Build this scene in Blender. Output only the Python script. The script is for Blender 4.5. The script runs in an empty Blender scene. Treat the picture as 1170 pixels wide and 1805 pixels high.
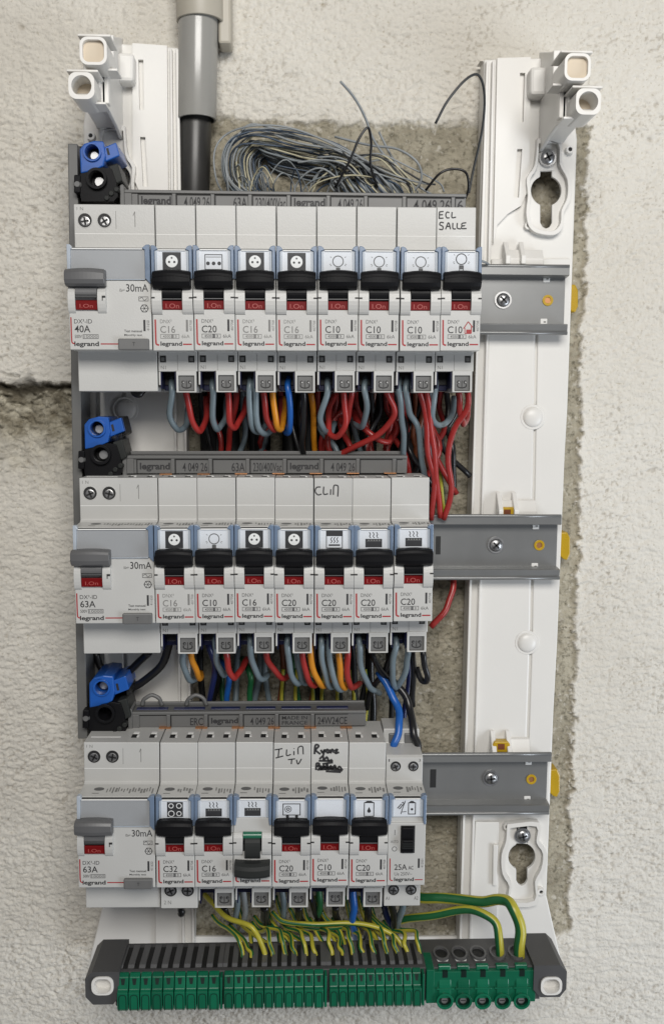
import bpy, bmesh, math, random
import numpy as np
from mathutils import Vector, Matrix
from mathutils.geometry import tessellate_polygon

S = 0.001                      # everything below is measured in millimetres
random.seed(7)
scene = bpy.context.scene
COL = scene.collection

# ------------------------------------------------------------------ camera, world, lamps, exposure
CX, CT, CZ = 62.9218, 414.6643, -47.4468          # camera: right, towards the viewer, up (mm)
RX, RY, RZ, FPX = 0.1148, 0.0375, -0.0067, 1666.03
def _rot(a, b, c):
    ca, sa, cb, sb, cc, sc = math.cos(a), math.sin(a), math.cos(b), math.sin(b), math.cos(c), math.sin(c)
    return (np.array([[cc, -sc, 0], [sc, cc, 0], [0, 0, 1]]) @ np.array([[1, 0, 0], [0, ca, -sa], [0, sa, ca]])
            @ np.array([[cb, 0, sb], [0, 1, 0], [-sb, 0, cb]]))
MC = _rot(RX, RY, RZ)
def to_world(x, z, p):         # right, up, towards the viewer (mm) -> Blender
    return Vector((x * S, -p * S, z * S))
def P(px, py, p):              # a point of the photograph's view at depth p -> (right, up)
    d = MC.T @ np.array([(px - 585) / FPX, -(py - 902.5) / FPX, -1.0])
    t = (p - CT) / d[2]
    return (CX + t * d[0], CZ + t * d[1])
cam = bpy.data.cameras.new('camera')
cam.sensor_fit = 'HORIZONTAL'; cam.sensor_width = 36.0; cam.lens = FPX / 1170 * 36.0
cam.clip_start = 0.01; cam.clip_end = 50
cam_o = bpy.data.objects.new('camera', cam); COL.objects.link(cam_o)
ax = [Vector((r[0], -r[2], r[1])) for r in MC]
mw = Matrix.Identity(4)
for k in range(3):
    for j in range(3):
        mw[j][k] = ax[k][j]
mw.translation = to_world(CX, CZ, CT)
cam_o.matrix_world = mw
scene.camera = cam_o

world = bpy.data.worlds.new('World'); scene.world = world; world.use_nodes = True
bg = world.node_tree.nodes['Background']
bg.inputs[0].default_value = (0.95, 0.95, 1.0, 1); bg.inputs[1].default_value = 0.14

def area(name, loc, target, sx, sy, power, col):
    l = bpy.data.lights.new(name, 'AREA'); l.shape = 'RECTANGLE'; l.size = sx; l.size_y = sy
    l.energy = power; l.color = col
    o = bpy.data.objects.new(name, l); COL.objects.link(o)
    o.location = Vector(loc)
    o.rotation_euler = (Vector(target) - Vector(loc)).to_track_quat('-Z', 'Y').to_euler()
    return o
area('ceiling_light', (0.13, -0.80, 0.34), (0.06, 0, -0.02), 0.5, 0.30, 7.4, (1.0, 0.972, 0.93))
area('window_light', (0.85, -0.45, -0.45), (0.2, 0.0, -0.3), 0.3, 0.5, 4.2, (0.84, 0.91, 1.0))

vs = scene.view_settings
vs.view_transform = 'Standard'; vs.look = 'None'; vs.exposure = 0; vs.gamma = 1; vs.use_curve_mapping = False

# ------------------------------------------------------------------ materials
MATS = {}
def mat(name, col, rough=0.45, metal=0.0, spec=0.5, var=0.06, scale=60, bump=0.0, bscale=900, coat=0.0, dirt=None):
    m = bpy.data.materials.new(name); m.use_nodes = True
    nt = m.node_tree; b = nt.nodes['Principled BSDF']
    b.inputs['Roughness'].default_value = rough; b.inputs['Metallic'].default_value = metal
    b.inputs['Specular IOR Level'].default_value = spec
    if coat: b.inputs['Coat Weight'].default_value = coat
    tc = nt.nodes.new('ShaderNodeTexCoord')
    n = nt.nodes.new('ShaderNodeTexNoise'); n.inputs['Scale'].default_value = scale; n.inputs['Detail'].default_value = 5
    nt.links.new(tc.outputs['Object'], n.inputs['Vector'])
    mx = nt.nodes.new('ShaderNodeMix'); mx.data_type = 'RGBA'
    nt.links.new(n.outputs['Fac'], mx.inputs[0])
    d = dirt or [c * (1 - var) for c in col]
    mx.inputs[6].default_value = (*[c * (1 - var * 1.2) for c in col], 1) if not dirt else (*d, 1)
    mx.inputs[7].default_value = (*[min(1, c * (1 + var)) for c in col], 1)
    if name in ('case', 'black', 'paper', 'wire_red', 'wire_grey', 'green_block'):
        oi = nt.nodes.new('ShaderNodeObjectInfo'); hs = nt.nodes.new('ShaderNodeHueSaturation'); mv = nt.nodes.new('ShaderNodeMapRange')
        k_ = .045 if name in ('case', 'paper') else .16
        mv.inputs[3].default_value = 1 - k_; mv.inputs[4].default_value = 1 + k_
        nt.links.new(oi.outputs['Random'], mv.inputs[0]); nt.links.new(mv.outputs[0], hs.inputs['Value']); nt.links.new(mx.outputs[2], hs.inputs['Color'])
        nt.links.new(hs.outputs[0], b.inputs['Base Color'])
    else: nt.links.new(mx.outputs[2], b.inputs['Base Color'])
    mr = nt.nodes.new('ShaderNodeMapRange'); mr.inputs[3].default_value = max(0.02, rough - 0.08); mr.inputs[4].default_value = rough + 0.10
    nt.links.new(n.outputs['Fac'], mr.inputs[0]); nt.links.new(mr.outputs[0], b.inputs['Roughness'])
    if bump:
        n2 = nt.nodes.new('ShaderNodeTexNoise'); n2.inputs['Scale'].default_value = bscale; n2.inputs['Detail'].default_value = 2
        nt.links.new(tc.outputs['Object'], n2.inputs['Vector'])
        bp = nt.nodes.new('ShaderNodeBump'); bp.inputs['Strength'].default_value = bump; bp.inputs['Distance'].default_value = 0.0002
        nt.links.new(n2.outputs['Fac'], bp.inputs['Height']); nt.links.new(bp.outputs['Normal'], b.inputs['Normal'])
    MATS[name] = m
    return m
mat('case', (0.495, 0.493, 0.475), 0.36, bump=0.25, bscale=1600, var=0.07, scale=38)
mat('white_plastic', (0.72, 0.705, 0.67), 0.36, var=0.05, scale=18, bump=0.12, bscale=700)
mat('black', (0.008, 0.008, 0.009), 0.38, spec=0.11, var=0.2, bump=0.1)
mat('dark_grip', (0.026, 0.028, 0.027), 0.42, spec=0.15, var=0.2, bump=0.1)
mat('grey_grip', (0.105, 0.105, 0.107), 0.4, var=0.1)
mat('ink', (0.025, 0.025, 0.027), 0.6)
mat('grey_ink', (0.10, 0.10, 0.10), 0.6)
mat('pale_ink', (0.19, 0.188, 0.18), 0.6)
mat('red_ink', (0.33, 0.02, 0.022), 0.5)
mat('red_flag', (0.15, 0.006, 0.007), 0.35, spec=.12)
mat('flag_text', (0.36, 0.075, 0.065), 0.5)
mat('green_flag', (0.02, 0.13, 0.075), 0.25)
mat('paper', (0.70, 0.72, 0.75), 0.5, var=0.02)
mat('grey_paper', (0.34, 0.345, 0.35), 0.4, var=0.03)
mat('blue_rib', (0.15, 0.205, 0.295), 0.22, spec=0.6, var=0.12, scale=220)
mat('clear_rib', (0.40, 0.445, 0.50), 0.2, spec=0.6)
mat('insert', (0.13, 0.13, 0.128), 0.45, var=0.15, scale=200)
mat('navy', (0.004, 0.006, 0.032), 0.35, spec=.3)
mat('void', (0.012, 0.012, 0.012), 0.6)
mat('steel', (0.42, 0.42, 0.42), 0.36, metal=1.0, var=0.15, scale=300)
mat('galvanised', (0.225, 0.228, 0.226), 0.33, metal=0.45, var=0.07, scale=40)
mat('copper', (0.50, 0.24, 0.11), 0.35, metal=0.7)
mat('busbar_grey', (0.125, 0.125, 0.123), 0.42, var=0.08)
mat('trunking_grey', (0.135, 0.135, 0.13), 0.42, var=0.1, bump=0.1)
mat('conduit_grey', (0.29, 0.285, 0.265), 0.22, var=0.06, scale=30, spec=0.6)
mat('coupling', (0.42, 0.39, 0.325), 0.4)
mat('cable_grey', (0.035, 0.034, 0.032), 0.35, var=0.3, scale=70)
mat('sheath', (0.013, 0.013, 0.013), 0.5, spec=.25, var=0.25, scale=120)
mat('amber', (0.46, 0.29, 0.012), 0.28, var=0.12)
mat('blue_block', (0.010, 0.085, 0.36), 0.32, var=0.1)
mat('housing', (0.062, 0.062, 0.063), 0.48, var=0.12, bump=0.15)
mat('green_block', (0.003, 0.112, 0.056), 0.30, spec=0.4, var=0.12, scale=200, bump=0.15, bscale=300)
mat('green_dark', (0.001, 0.012, 0.008), 0.4)
mat('label_white', (0.80, 0.80, 0.78), 0.5)
mat('sleeve_inner', (0.60, 0.51, 0.39), 0.5, var=0.1, scale=120)
mat('wire_red', (0.31, 0.024, 0.021), 0.32, var=0.15, scale=250)
mat('wire_grey', (0.155, 0.20, 0.225), 0.34, var=0.12, scale=250)
mat('wire_orange', (0.62, 0.24, 0.015), 0.34, var=0.12, scale=250)
mat('wire_blue', (0.012, 0.10, 0.38), 0.32, var=0.12, scale=250)
mat('wire_navy', (0.008, 0.014, 0.075), 0.34, var=0.12, scale=250)
mat('wire_black', (0.010, 0.010, 0.011), 0.30, var=0.2, scale=250)
mat('wire_green', (0.012, 0.105, 0.035), 0.34, var=0.15, scale=250)
mat('wire_yellow', (0.42, 0.38, 0.04), 0.34, var=0.15, scale=250)
mat('wire_brown', (0.17, 0.05, 0.02), 0.34, var=0.15, scale=250)
mat('thin_grey', (0.25, 0.27, 0.28), 0.4, var=0.2)
mat('thin_slate', (0.17, 0.195, 0.21), 0.4, var=0.2)
mat('thin_blue', (0.05, 0.075, 0.115), 0.4, var=0.2)
mat('thin_cream', (0.46, 0.43, 0.30), 0.4, var=0.2)
mat('thin_dark', (0.035, 0.038, 0.04), 0.4, var=0.2)
def clear_mat():
    m = bpy.data.materials.new('clear_plastic'); m.use_nodes = True; nt = m.node_tree
    for n in list(nt.nodes): nt.nodes.remove(n)
    out = nt.nodes.new('ShaderNodeOutputMaterial'); mix = nt.nodes.new('ShaderNodeMixShader')
    t = nt.nodes.new('ShaderNodeBsdfTransparent'); t.inputs[0].default_value = (0.985, 0.99, 0.995, 1)
    g = nt.nodes.new('ShaderNodeBsdfGlossy'); g.inputs['Roughness'].default_value = 0.14
    mix.inputs[0].default_value = 0.02; nt.links.new(t.outputs[0], mix.inputs[1]); nt.links.new(g.outputs[0], mix.inputs[2])
    nt.links.new(mix.outputs[0], out.inputs[0]); MATS['clear'] = m
clear_mat()

# ------------------------------------------------------------------ mesh builder (mm: x right, z up, p towards the viewer)
_text = {}
def text_geo(s, bold):
    k = (s, bold)
    if k not in _text:
        c = bpy.data.curves.new('t', 'FONT'); c.body = s; c.resolution_u = 3; c.size = 1.0
        c.offset = 0.022 * bold
        o = bpy.data.objects.new('t', c); COL.objects.link(o)
        me = bpy.data.meshes.new_from_object(o.evaluated_get(bpy.context.evaluated_depsgraph_get()))
        v = np.array([(q.co.x, q.co.y) for q in me.vertices]) if len(me.vertices) else np.zeros((0, 2))
        f = [tuple(q.vertices) for q in me.polygons]
        bpy.data.objects.remove(o); bpy.data.curves.remove(c); bpy.data.meshes.remove(me)
        if len(v):
            v = (v - v.min(0)) / np.maximum(v.max(0) - v.min(0), 1e-6)
        _text[k] = (v, f)
    return _text[k]

class MB:
    def __init__(self, ox=0, oz=0, op=0):
        self.bm = bmesh.new(); self.mats = []; self.o = (ox, oz, op)
    def mi(self, m):
        if m not in self.mats: self.mats.append(m)
        return self.mats.index(m)
    def v(self, x, z, p): return ((x - self.o[0]) * S, -(p - self.o[2]) * S, (z - self.o[1]) * S)
    def add(self, verts, faces, m, bevel=0.0, smooth=False, seg=2, ang=35):
        """verts in (x, z, p) mm"""
        t = bmesh.new()
        vv = [t.verts.new(self.v(*q)) for q in verts]
        for f in faces:
            try: t.faces.new([vv[i] for i in f])
            except ValueError: pass
        t.normal_update()
        bmesh.ops.recalc_face_normals(t, faces=t.faces)
        if bevel:
            ed = [e for e in t.edges if len(e.link_faces) == 2 and e.calc_face_angle(0) > math.radians(ang)]
            if ed:
                bmesh.ops.bevel(t, geom=ed, offset=bevel * S, offset_type='OFFSET', segments=seg, profile=0.5, affect='EDGES', clamp_overlap=True)
        i = self.mi(m)
        for f in t.faces: f.material_index = i; f.smooth = smooth
        me = bpy.data.meshes.new('tmp'); t.to_mesh(me); t.free()
        n0 = len(self.bm.faces)
        self.bm.from_mesh(me); bpy.data.meshes.remove(me)
        return self
    def box(self, x0, x1, z0, z1, p0, p1, m, bevel=0.0):
        vs_ = [(x, z, p) for x in (x0, x1) for z in (z0, z1) for p in (p0, p1)]
        fs = [(0, 1, 3, 2), (4, 6, 7, 5), (0, 4, 5, 1), (2, 3, 7, 6), (0, 2, 6, 4), (1, 5, 7, 3)]
        return self.add(vs_, fs, m, bevel)
    def prof(self, pts, x0, x1, m, bevel=0.0, n=1, dz=None, dp=None, smooth=False):
        """profile [(p, z)] swept along x, optional offsets along the sweep (u in 0..1)"""
        vs_, fs = [], []; k = len(pts)
        for i in range(n + 1):
            u = i / n; x = x0 + (x1 - x0) * u
            for (p, z) in pts:
                vs_.append((x, z + (dz(u, p, z) if dz else 0), p + (dp(u, p, z) if dp else 0)))
        for i in range(n):
            for j in range(k):
                a = i * k + j; b = i * k + (j + 1) % k
                fs.append((a, b, b + k, a + k))
        fs.append(tuple(range(k))); fs.append(tuple(range(n * k, n * k + k)))
        return self.add(vs_, fs, m, bevel, smooth)
    def out(self, pts, p0, p1, m, holes=(), bevel=0.0, scale1=None, shift1=(0, 0)):
        """outline [(x, z)] from depth p0 (back) to p1 (front), with holes"""
        loops = [list(pts)] + [list(h) for h in holes]
        tri = tessellate_polygon([[Vector((x, z, 0)) for x, z in l] for l in loops])
        flat = [q for l in loops for q in l]; n = len(flat)
        if scale1:
            cx = sum(q[0] for q in pts) / len(pts); cz = sum(q[1] for q in pts) / len(pts)
            fr = [(cx + (x - cx) * scale1 + shift1[0], cz + (z - cz) * scale1 + shift1[1]) for x, z in flat]
        else: fr = [(x + shift1[0], z + shift1[1]) for x, z in flat]
        vs_ = [(x, z, p0) for x, z in flat] + [(x, z, p1) for x, z in fr]
        fs = []; o = 0
        if not holes:
            fs += [tuple(range(n)), tuple(range(n, 2 * n))]
        else:
            fs += [tuple(t) for t in tri] + [tuple(i + n for i in t) for t in tri]
        for l in loops:
            for j in range(len(l)):
                a = o + j; b = o + (j + 1) % len(l)
                fs.append((a, b, b + n, a + n))
            o += len(l)
        return self.add(vs_, fs, m, bevel)
    def cyl(self, x, z, r, p0, p1, m, n=24, bevel=0.0, r1=None):
        pts = circ(x, z, r, n)
        return self.out(pts, p0, p1, m, bevel=bevel, scale1=(r1 / r if r1 else None))
    def ring(self, x, z, r, ri, p0, p1, m, n=28, bevel=0.0):
        return self.out(circ(x, z, r, n), p0, p1, m, holes=[circ(x, z, ri, n)], bevel=bevel)
    def flat(self, pts, p, m):
        """thin printed patch, a few hundredths proud of the surface"""
        return self.add([(x, z, p) for x, z in pts], [tuple(range(len(pts)))], m)
    def rect(self, x0, x1, z0, z1, p, m): return self.flat([(x0, z0), (x1, z0), (x1, z1), (x0, z1)], p, m)
    def frame(self, x0, x1, z0, z1, w, p, m):
        self.rect(x0, x1, z0, z0 + w, p, m); self.rect(x0, x1, z1 - w, z1, p, m)
        self.rect(x0, x0 + w, z0 + w, z1 - w, p, m); return self.rect(x1 - w, x1, z0 + w, z1 - w, p, m)
    def disc(self, x, z, r, p, m, n=20): return self.flat(circ(x, z, r, n), p, m)
    def loop(self, x, z, r, w, p, m, n=24):
        a, b = circ(x, z, r, n), circ(x, z, r - w, n)
        self.add([(q[0], q[1], p) for q in a + b], [(i, (i + 1) % n, n + (i + 1) % n, n + i) for i in range(n)], m)
        return self
    def stroke(self, pts, w, p, m):
        pts = smooth2(pts) if len(pts) > 2 else pts
        vs_, fs = [], []
        for i, (x, z) in enumerate(pts):
            a = pts[max(i - 1, 0)]; b = pts[min(i + 1, len(pts) - 1)]
            dx, dz = b[0] - a[0], b[1] - a[1]; l = math.hypot(dx, dz) or 1
            nx, nz = -dz / l * w / 2, dx / l * w / 2
            vs_ += [(x + nx, z + nz, p), (x - nx, z - nz, p)]
            if i: fs.append((2 * i - 2, 2 * i - 1, 2 * i + 1, 2 * i))
        return self.add(vs_, fs, m)
    def text(self, s, x0, x1, z0, z1, p, m, bold=0.0, rot=False):
        v, f = text_geo(s, bold)
        if rot: vs_ = [(x1 - q[1] * (x1 - x0), z0 + q[0] * (z1 - z0), p) for q in v]
        else: vs_ = [(x0 + q[0] * (x1 - x0), z0 + q[1] * (z1 - z0), p) for q in v]
        t = bmesh.new(); vv = [t.verts.new(self.v(*q)) for q in vs_]
        for q in f:
            try: t.faces.new([vv[i] for i in q])
            except ValueError: pass
        i = self.mi(m)
        for q in t.faces:
            q.normal_update()
            if q.normal.y > 0: q.normal_flip()
            q.material_index = i
        me = bpy.data.meshes.new('tmp'); t.to_mesh(me); t.free(); self.bm.from_mesh(me); bpy.data.meshes.remove(me)
        return self
    def tube(self, pts, r, m, n=9, m2=None, twist=0.0, res=5):
        pts = catmull([Vector(q) for q in pts], res)     # (x, z, p)
        w0 = random.random() * 6; wob = r * .16 if r > .8 else r * .08
        pts = [q + Vector((math.sin(w0 + i * .9), math.sin(w0 * 2 + i * .53) * .6, math.cos(w0 + i * .71))) * wob for i, q in enumerate(pts)]
        ring, fs = [], []
        T = [(pts[min(i + 1, len(pts) - 1)] - pts[max(i - 1, 0)]).normalized() for i in range(len(pts))]
        ref = Vector((0, 0, 1)) if abs(T[0].z) < 0.9 else Vector((1, 0, 0))
        N = (ref - T[0] * ref.dot(T[0])).normalized(); acc = 0
        vs_ = []
        for i, q in enumerate(pts):
            N = (N - T[i] * N.dot(T[i])).normalized(); B = T[i].cross(N)
            if i: acc += (q - pts[i - 1]).length
            for k in range(n):
                a = 2 * math.pi * k / n + acc * twist
                vs_.append(tuple(q + (N * math.cos(a) + B * math.sin(a)) * r))
        L = len(pts)
        t = bmesh.new(); vv = [t.verts.new(self.v(*q)) for q in vs_]
        i1 = self.mi(m); i2 = self.mi(m2) if m2 else i1
        for i in range(L - 1):
            for k in range(n):
                f = t.faces.new([vv[i * n + k], vv[i * n + (k + 1) % n], vv[(i + 1) * n + (k + 1) % n], vv[(i + 1) * n + k]])
                f.smooth = True; f.material_index = i2 if (m2 and (k % (n // 2)) < max(1, n // 4 + (n == 12))) else i1
        for e in (0, L - 1):
            f = t.faces.new([vv[e * n + k] for k in range(n)]); f.material_index = i1
        bmesh.ops.recalc_face_normals(t, faces=t.faces)
        me = bpy.data.meshes.new('tmp'); t.to_mesh(me); t.free(); self.bm.from_mesh(me); bpy.data.meshes.remove(me)
        return self
    def mesh(self, name):
        me = bpy.data.meshes.new(name); self.bm.to_mesh(me); self.bm.free()
        for m in self.mats: me.materials.append(MATS[m])
        return me
    def build(self, name, parent=None, loc=None):
        return link(name, self.mesh(name), parent, loc)
def link(name, me, parent=None, loc=None):
    o = bpy.data.objects.new(name, me); COL.objects.link(o)
    if parent: o.parent = parent
    if loc: o.location = loc
    return o
def circ(x, z, r, n=24, a0=0.0): return [(x + r * math.cos(a0 + 2 * math.pi * i / n), z + r * math.sin(a0 + 2 * math.pi * i / n)) for i in range(n)]
def rrect(x0, x1, z0, z1, r, n=4):
    o = []
    for cx, cz, a in ((x1 - r, z1 - r, 0), (x0 + r, z1 - r, 90), (x0 + r, z0 + r, 180), (x1 - r, z0 + r, 270)):
        for i in range(n + 1):
            t = math.radians(a + 90 * i / n); o.append((cx + r * math.cos(t), cz + r * math.sin(t)))
    return o
def catmull(p, res):
    if len(p) < 3: return p
    q = [p[0] * 2 - p[1]] + list(p) + [p[-1] * 2 - p[-2]]; o = []
    for i in range(1, len(q) - 2):
        a, b, c, d = q[i - 1], q[i], q[i + 1], q[i + 2]
        for k in range(res):
            t = k / res
            o.append(0.5 * ((2 * b) + (c - a) * t + (2 * a - 5 * b + 4 * c - d) * t * t + (3 * b - a - 3 * c + d) * t ** 3))
    o.append(p[-1]); return o
def smooth2(p): return [(v.x, v.y) for v in catmull([Vector((a, b, 0)) for a, b in p], 4)]
def Q(pts, p): return [P(a, b, p) for a, b in pts]
def tag(o, label, cat, group=None, kind=None):
    o['label'] = label; o['category'] = cat
    if group: o['group'] = group
    if kind: o['kind'] = kind
    return o
def empty(name, x, z, p, ro=0.0):
    o = bpy.data.objects.new(name, None); COL.objects.link(o); o.empty_display_size = 0.01
    o.location = to_world(x, z, p); o.rotation_euler = (0, -ro, 0)
    return o
ORD = ['first', 'second', 'third', 'fourth', 'fifth', 'sixth', 'seventh', 'eighth', 'ninth', 'tenth', 'eleventh', 'twelfth', 'thirteenth',
       'fourteenth', 'fifteenth', 'sixteenth', 'seventeenth', 'eighteenth', 'nineteenth', 'twentieth', 'twenty-first', 'twenty-second']

# ------------------------------------------------------------------ the wall
WP = -76.0
def vnoise(x, y, seed):
    r = np.random.RandomState(seed); t = r.rand(256, 256)
    xi, yi = np.floor(x).astype(int), np.floor(y).astype(int); fx, fy = x - xi, y - yi
    fx, fy = fx * fx * fx * (fx * (fx * 6 - 15) + 10), fy * fy * fy * (fy * (fy * 6 - 15) + 10)
    g = lambda a, b: t[a % 256, b % 256]
    return (g(xi, yi) * (1 - fx) + g(xi + 1, yi) * fx) * (1 - fy) + (g(xi, yi + 1) * (1 - fx) + g(xi + 1, yi + 1) * fx) * fy
def fbm(x, y, seed, o=4, gain=0.5):
    s = 0; a = 1; n = 0
    for k in range(o):
        s = s + a * vnoise(x * 2 ** k + 17.3 * k, y * 2 ** k - 9.1 * k, seed + k); n += a; a *= gain
    return s / n
def ss(a, b, x): t = np.clip((x - a) / (b - a), 0, 1); return t * t * (3 - 2 * t)
def make_wall():
    xs = np.concatenate([np.linspace(-700, -165, 40)[:-1], np.arange(-165, 292, 0.62), np.linspace(292, 800, 40)[1:]])
    zs = np.concatenate([np.linspace(-900, -402, 40)[:-1], np.arange(-402, 178, 0.62), np.linspace(178, 700, 40)[1:]])
    X, Z = np.meshgrid(xs, zs)
    wx = X + 5 * (fbm(X / 14, Z / 14, 3) - .5); wz = Z + 5 * (fbm(X / 14, Z / 14, 9) - .5)
    # unpainted strip left round the old, wider board
    e = 7.0 * (fbm(X / 7, Z / 9, 21, 4, .6) - .5) + 5.0 * (fbm(X / 2.2, Z / 2.4, 27, 3, .7) - .5)
    xr0 = P(1036, 250, WP)[0]; xr1 = P(1001, 1600, WP)[0]; z0 = P(0, 240, WP)[1]; z1 = P(1000, 1600, WP)[1]
    XR = xr0 + (xr1 - xr0) * (z0 - Z) / (z0 - z1)
    top = P(600, 214, WP)[1]; bot = P(600, 1650, WP)[1]; lx = P(300, 300, WP)[0]
    bare = ss(-.7, .7, XR + e - X) * ss(-2, 2, top + e - Z) * ss(-2, 2, Z - bot + e) * ss(-1, 1, X - lx)
    # open block joint at the left
    jx = P(125, 668, WP)[0]
    jz = P(60, 672, WP)[1] + 6.5 * (fbm(X / 19, Z * 0, 33, 3) - .5) + 0.9 * (fbm(X / 5, Z * 0, 35, 3) - .5) + 0.05 * (X - P(60, 0, WP)[0])
    inx = ss(8, -10, X - jx - 20)
    d = jz - Z                                     # mm below the joint
    jw = .5 + 3.4 * fbm(X / 8, Z * 0, 37, 3) ** 2
    hole = np.exp(-(((X - P(33, 690, WP)[0]) / 4.2) ** 2 + ((Z - P(33, 686, WP)[1]) / 4.0) ** 2 + .6 * (fbm(X / 3, Z / 3, 39) - .5)))
    crack = np.maximum(np.exp(-((d - 1.5) / (jw * 1.7)) ** 2), hole * .9) * inx * ss(.15, .42, fbm(X / 11, Z / 30, 45, 3))
    crack = np.maximum(crack, .8 * np.exp(-((d - 6 - 5 * (fbm(X / 8, Z * 0, 47) - .5)) / .7) ** 2) * inx * ss(.5, .62, fbm(X / 6, Z / 20, 49)))
    fade = ss(58, 14, d + 22 * (fbm(X / 10, Z / 10, 43) - .5))
    broke = ss(-.8, 1.6, d + 2.5 * (fbm(X / 5, Z / 5, 41) - .5)) * fade * inx
    soil = np.clip(np.exp(-np.abs(d - 3) / 11) * (d > -1.5) * inx * ss(.30, .52, fbm(X / 3.5, Z / 2.6, 53, 4, .7)), 0, 1)
    crack = np.maximum(crack, .5 * np.exp(-((d + 5.5 + 5 * (fbm(X / 13, Z * 0, 55) - .5)) / .6) ** 2) * inx * ss(.48, .6, fbm(X / 14, Z / 30, 57)))
    # relief: sprayed granular render, raked sideways
    g1 = fbm(wx / 2.5, wz / 1.5, 5, 3, .75); g2 = np.abs(fbm(wx / 6.5, wz / 2.9, 15, 3) - .5) * 2
    amp = .45 + 1.1 * fbm(X / 55, Z / 45, 81, 3); rk = ss(150, 215, X + 20 * (fbm(X / 30, Z / 30, 83) - .5)) * ss(30, -90, Z)
    g1 = g1 * (1 - .55 * rk) + .55 * rk * fbm((wx + .35 * wz) / 7.5, wz / 1.7, 87, 3, .6)
    h = 1.85 * amp * (g1 - .5) + 0.8 * (fbm(X / 16, Z / 7, 89) - .5) + 0.5 * (ss(0, .30, g2) - .6) + 1.3 * (fbm(X / 40, Z / 40, 51) - .5)
    pits = ss(.74, .84, vnoise(wx / 1.3, wz / 1.1, 61)) * ss(.40, .75, vnoise(X / 19, Z / 19, 63))
    for qx, qy, qr in ((37, 46, 1.3), (1051, 1495, 1.2), (1145, 245, .9), (560, 1796, .8), (800, 900, 1.0), (768, 1522, .8), (80, 1338, .9)):
        a_, b_ = P(qx, qy, WP); pits = np.maximum(pits, 1.6 * np.exp(-(((X - a_) * .9 + (Z - b_) * .35) ** 2 + (Z - b_) ** 2 * .7) / qr ** 2))
    lip = np.exp(-((XR + e - X + 1.0) / 1.3) ** 2) * ss(-6, 6, top - Z) * (X > 180)
    h = h * (1 - .30 * bare) - .5 * pits - 1.5 * bare + .5 * lip + .9 * bare * (fbm(X / 1.7, Z / 1.5, 95, 3, .7) - .5)
    h = h - 4.0 * crack - broke * (2.2 + 7.0 * (fbm(wx / 3.0, wz / 2.2, 71, 4, .7) - .5))
    Y = -(WP + h)
    n, m = X.shape
    co = np.stack([X, Y, Z], -1).reshape(-1, 3) * S
    i = np.arange(n * m).reshape(n, m)
    f = np.stack([i[:-1, :-1], i[:-1, 1:], i[1:, 1:], i[1:, :-1]], -1).reshape(-1, 4)
    me = bpy.data.meshes.new('wall')
    me.vertices.add(len(co)); me.vertices.foreach_set('co', co.ravel().astype(np.float32))
    me.loops.add(f.size); me.loops.foreach_set('vertex_index', f.ravel().astype(np.int32))
    me.polygons.add(len(f)); me.polygons.foreach_set('loop_start', np.arange(0, f.size, 4, dtype=np.int32))
    me.update(calc_edges=True); me.polygons.foreach_set('use_smooth', np.ones(len(f), bool))
    for nm, arr in (('bare', bare), ('broke', broke), ('crack', crack), ('soil', soil), ('pits', pits)):
        a = me.attributes.new(nm, 'FLOAT', 'POINT'); a.data.foreach_set('value', np.clip(arr, 0, 1).ravel().astype(np.float32))
    mt = bpy.data.materials.new('painted_render'); mt.use_nodes = True; nt = mt.node_tree; b = nt.nodes['Principled BSDF']
    b.inputs['Roughness'].default_value = 0.85; b.inputs['Specular IOR Level'].default_value = 0.25
    tc = nt.nodes.new('ShaderNodeTexCoord')
    def noise(sc, de=5):
        q = nt.nodes.new('ShaderNodeTexNoise'); q.inputs['Scale'].default_value = sc; q.inputs['Detail'].default_value = de
        nt.links.new(tc.outputs['Object'], q.inputs['Vector']); return q
    def mix(fac, a, c):
        q = nt.nodes.new('ShaderNodeMix'); q.data_type = 'RGBA'
        nt.links.new(fac, q.inputs[0])
        for v_, k in ((a, 6), (c, 7)):
            if isinstance(v_, tuple): q.inputs[k].default_value = (*v_, 1)
            else: nt.links.new(v_, q.inputs[k])
        return q.outputs[2]
    def ramp(src, a, c):
        q = nt.nodes.new('ShaderNodeMapRange'); q.inputs[1].default_value = a; q.inputs[2].default_value = c; nt.links.new(src, q.inputs[0]); return q.outputs[0]
    def attr(k):
        q = nt.nodes.new('ShaderNodeAttribute'); q.attribute_name = k; return q.outputs['Fac']
    paint = mix(ramp(noise(9).outputs['Fac'], .3, .7), (0.63, 0.60, 0.535), (0.70, 0.675, 0.615))
    paint = mix(ramp(noise(620, 3).outputs['Fac'], .60, .78), paint, (0.45, 0.41, 0.33))
    tan = mix(ramp(noise(70).outputs['Fac'], .3, .7), (0.265, 0.238, 0.178), (0.43, 0.395, 0.31))
    brk = mix(ramp(noise(130).outputs['Fac'], .36, .62), (0.20, 0.175, 0.125), (0.52, 0.485, 0.39))
    tan = mix(ramp(noise(420, 4).outputs['Fac'], .52, .70), tan, (0.16, 0.145, 0.105)); tan = mix(ramp(noise(330, 4).outputs['Fac'], .60, .72), tan, (0.50, 0.47, 0.40)); c = mix(attr('bare'), paint, tan); c = mix(attr('broke'), c, brk); c = mix(attr('soil'), c, (0.145, 0.126, 0.09)); c = mix(attr('crack'), c, (0.05, 0.043, 0.03))
    pf = nt.nodes.new('ShaderNodeMath'); pf.operation = 'MULTIPLY'; pf.inputs[1].default_value = .38; nt.links.new(attr('pits'), pf.inputs[0])
    c = mix(pf.outputs[0], c, (0.24, 0.20, 0.15))
    nt.links.new(c, b.inputs['Base Color'])
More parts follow.
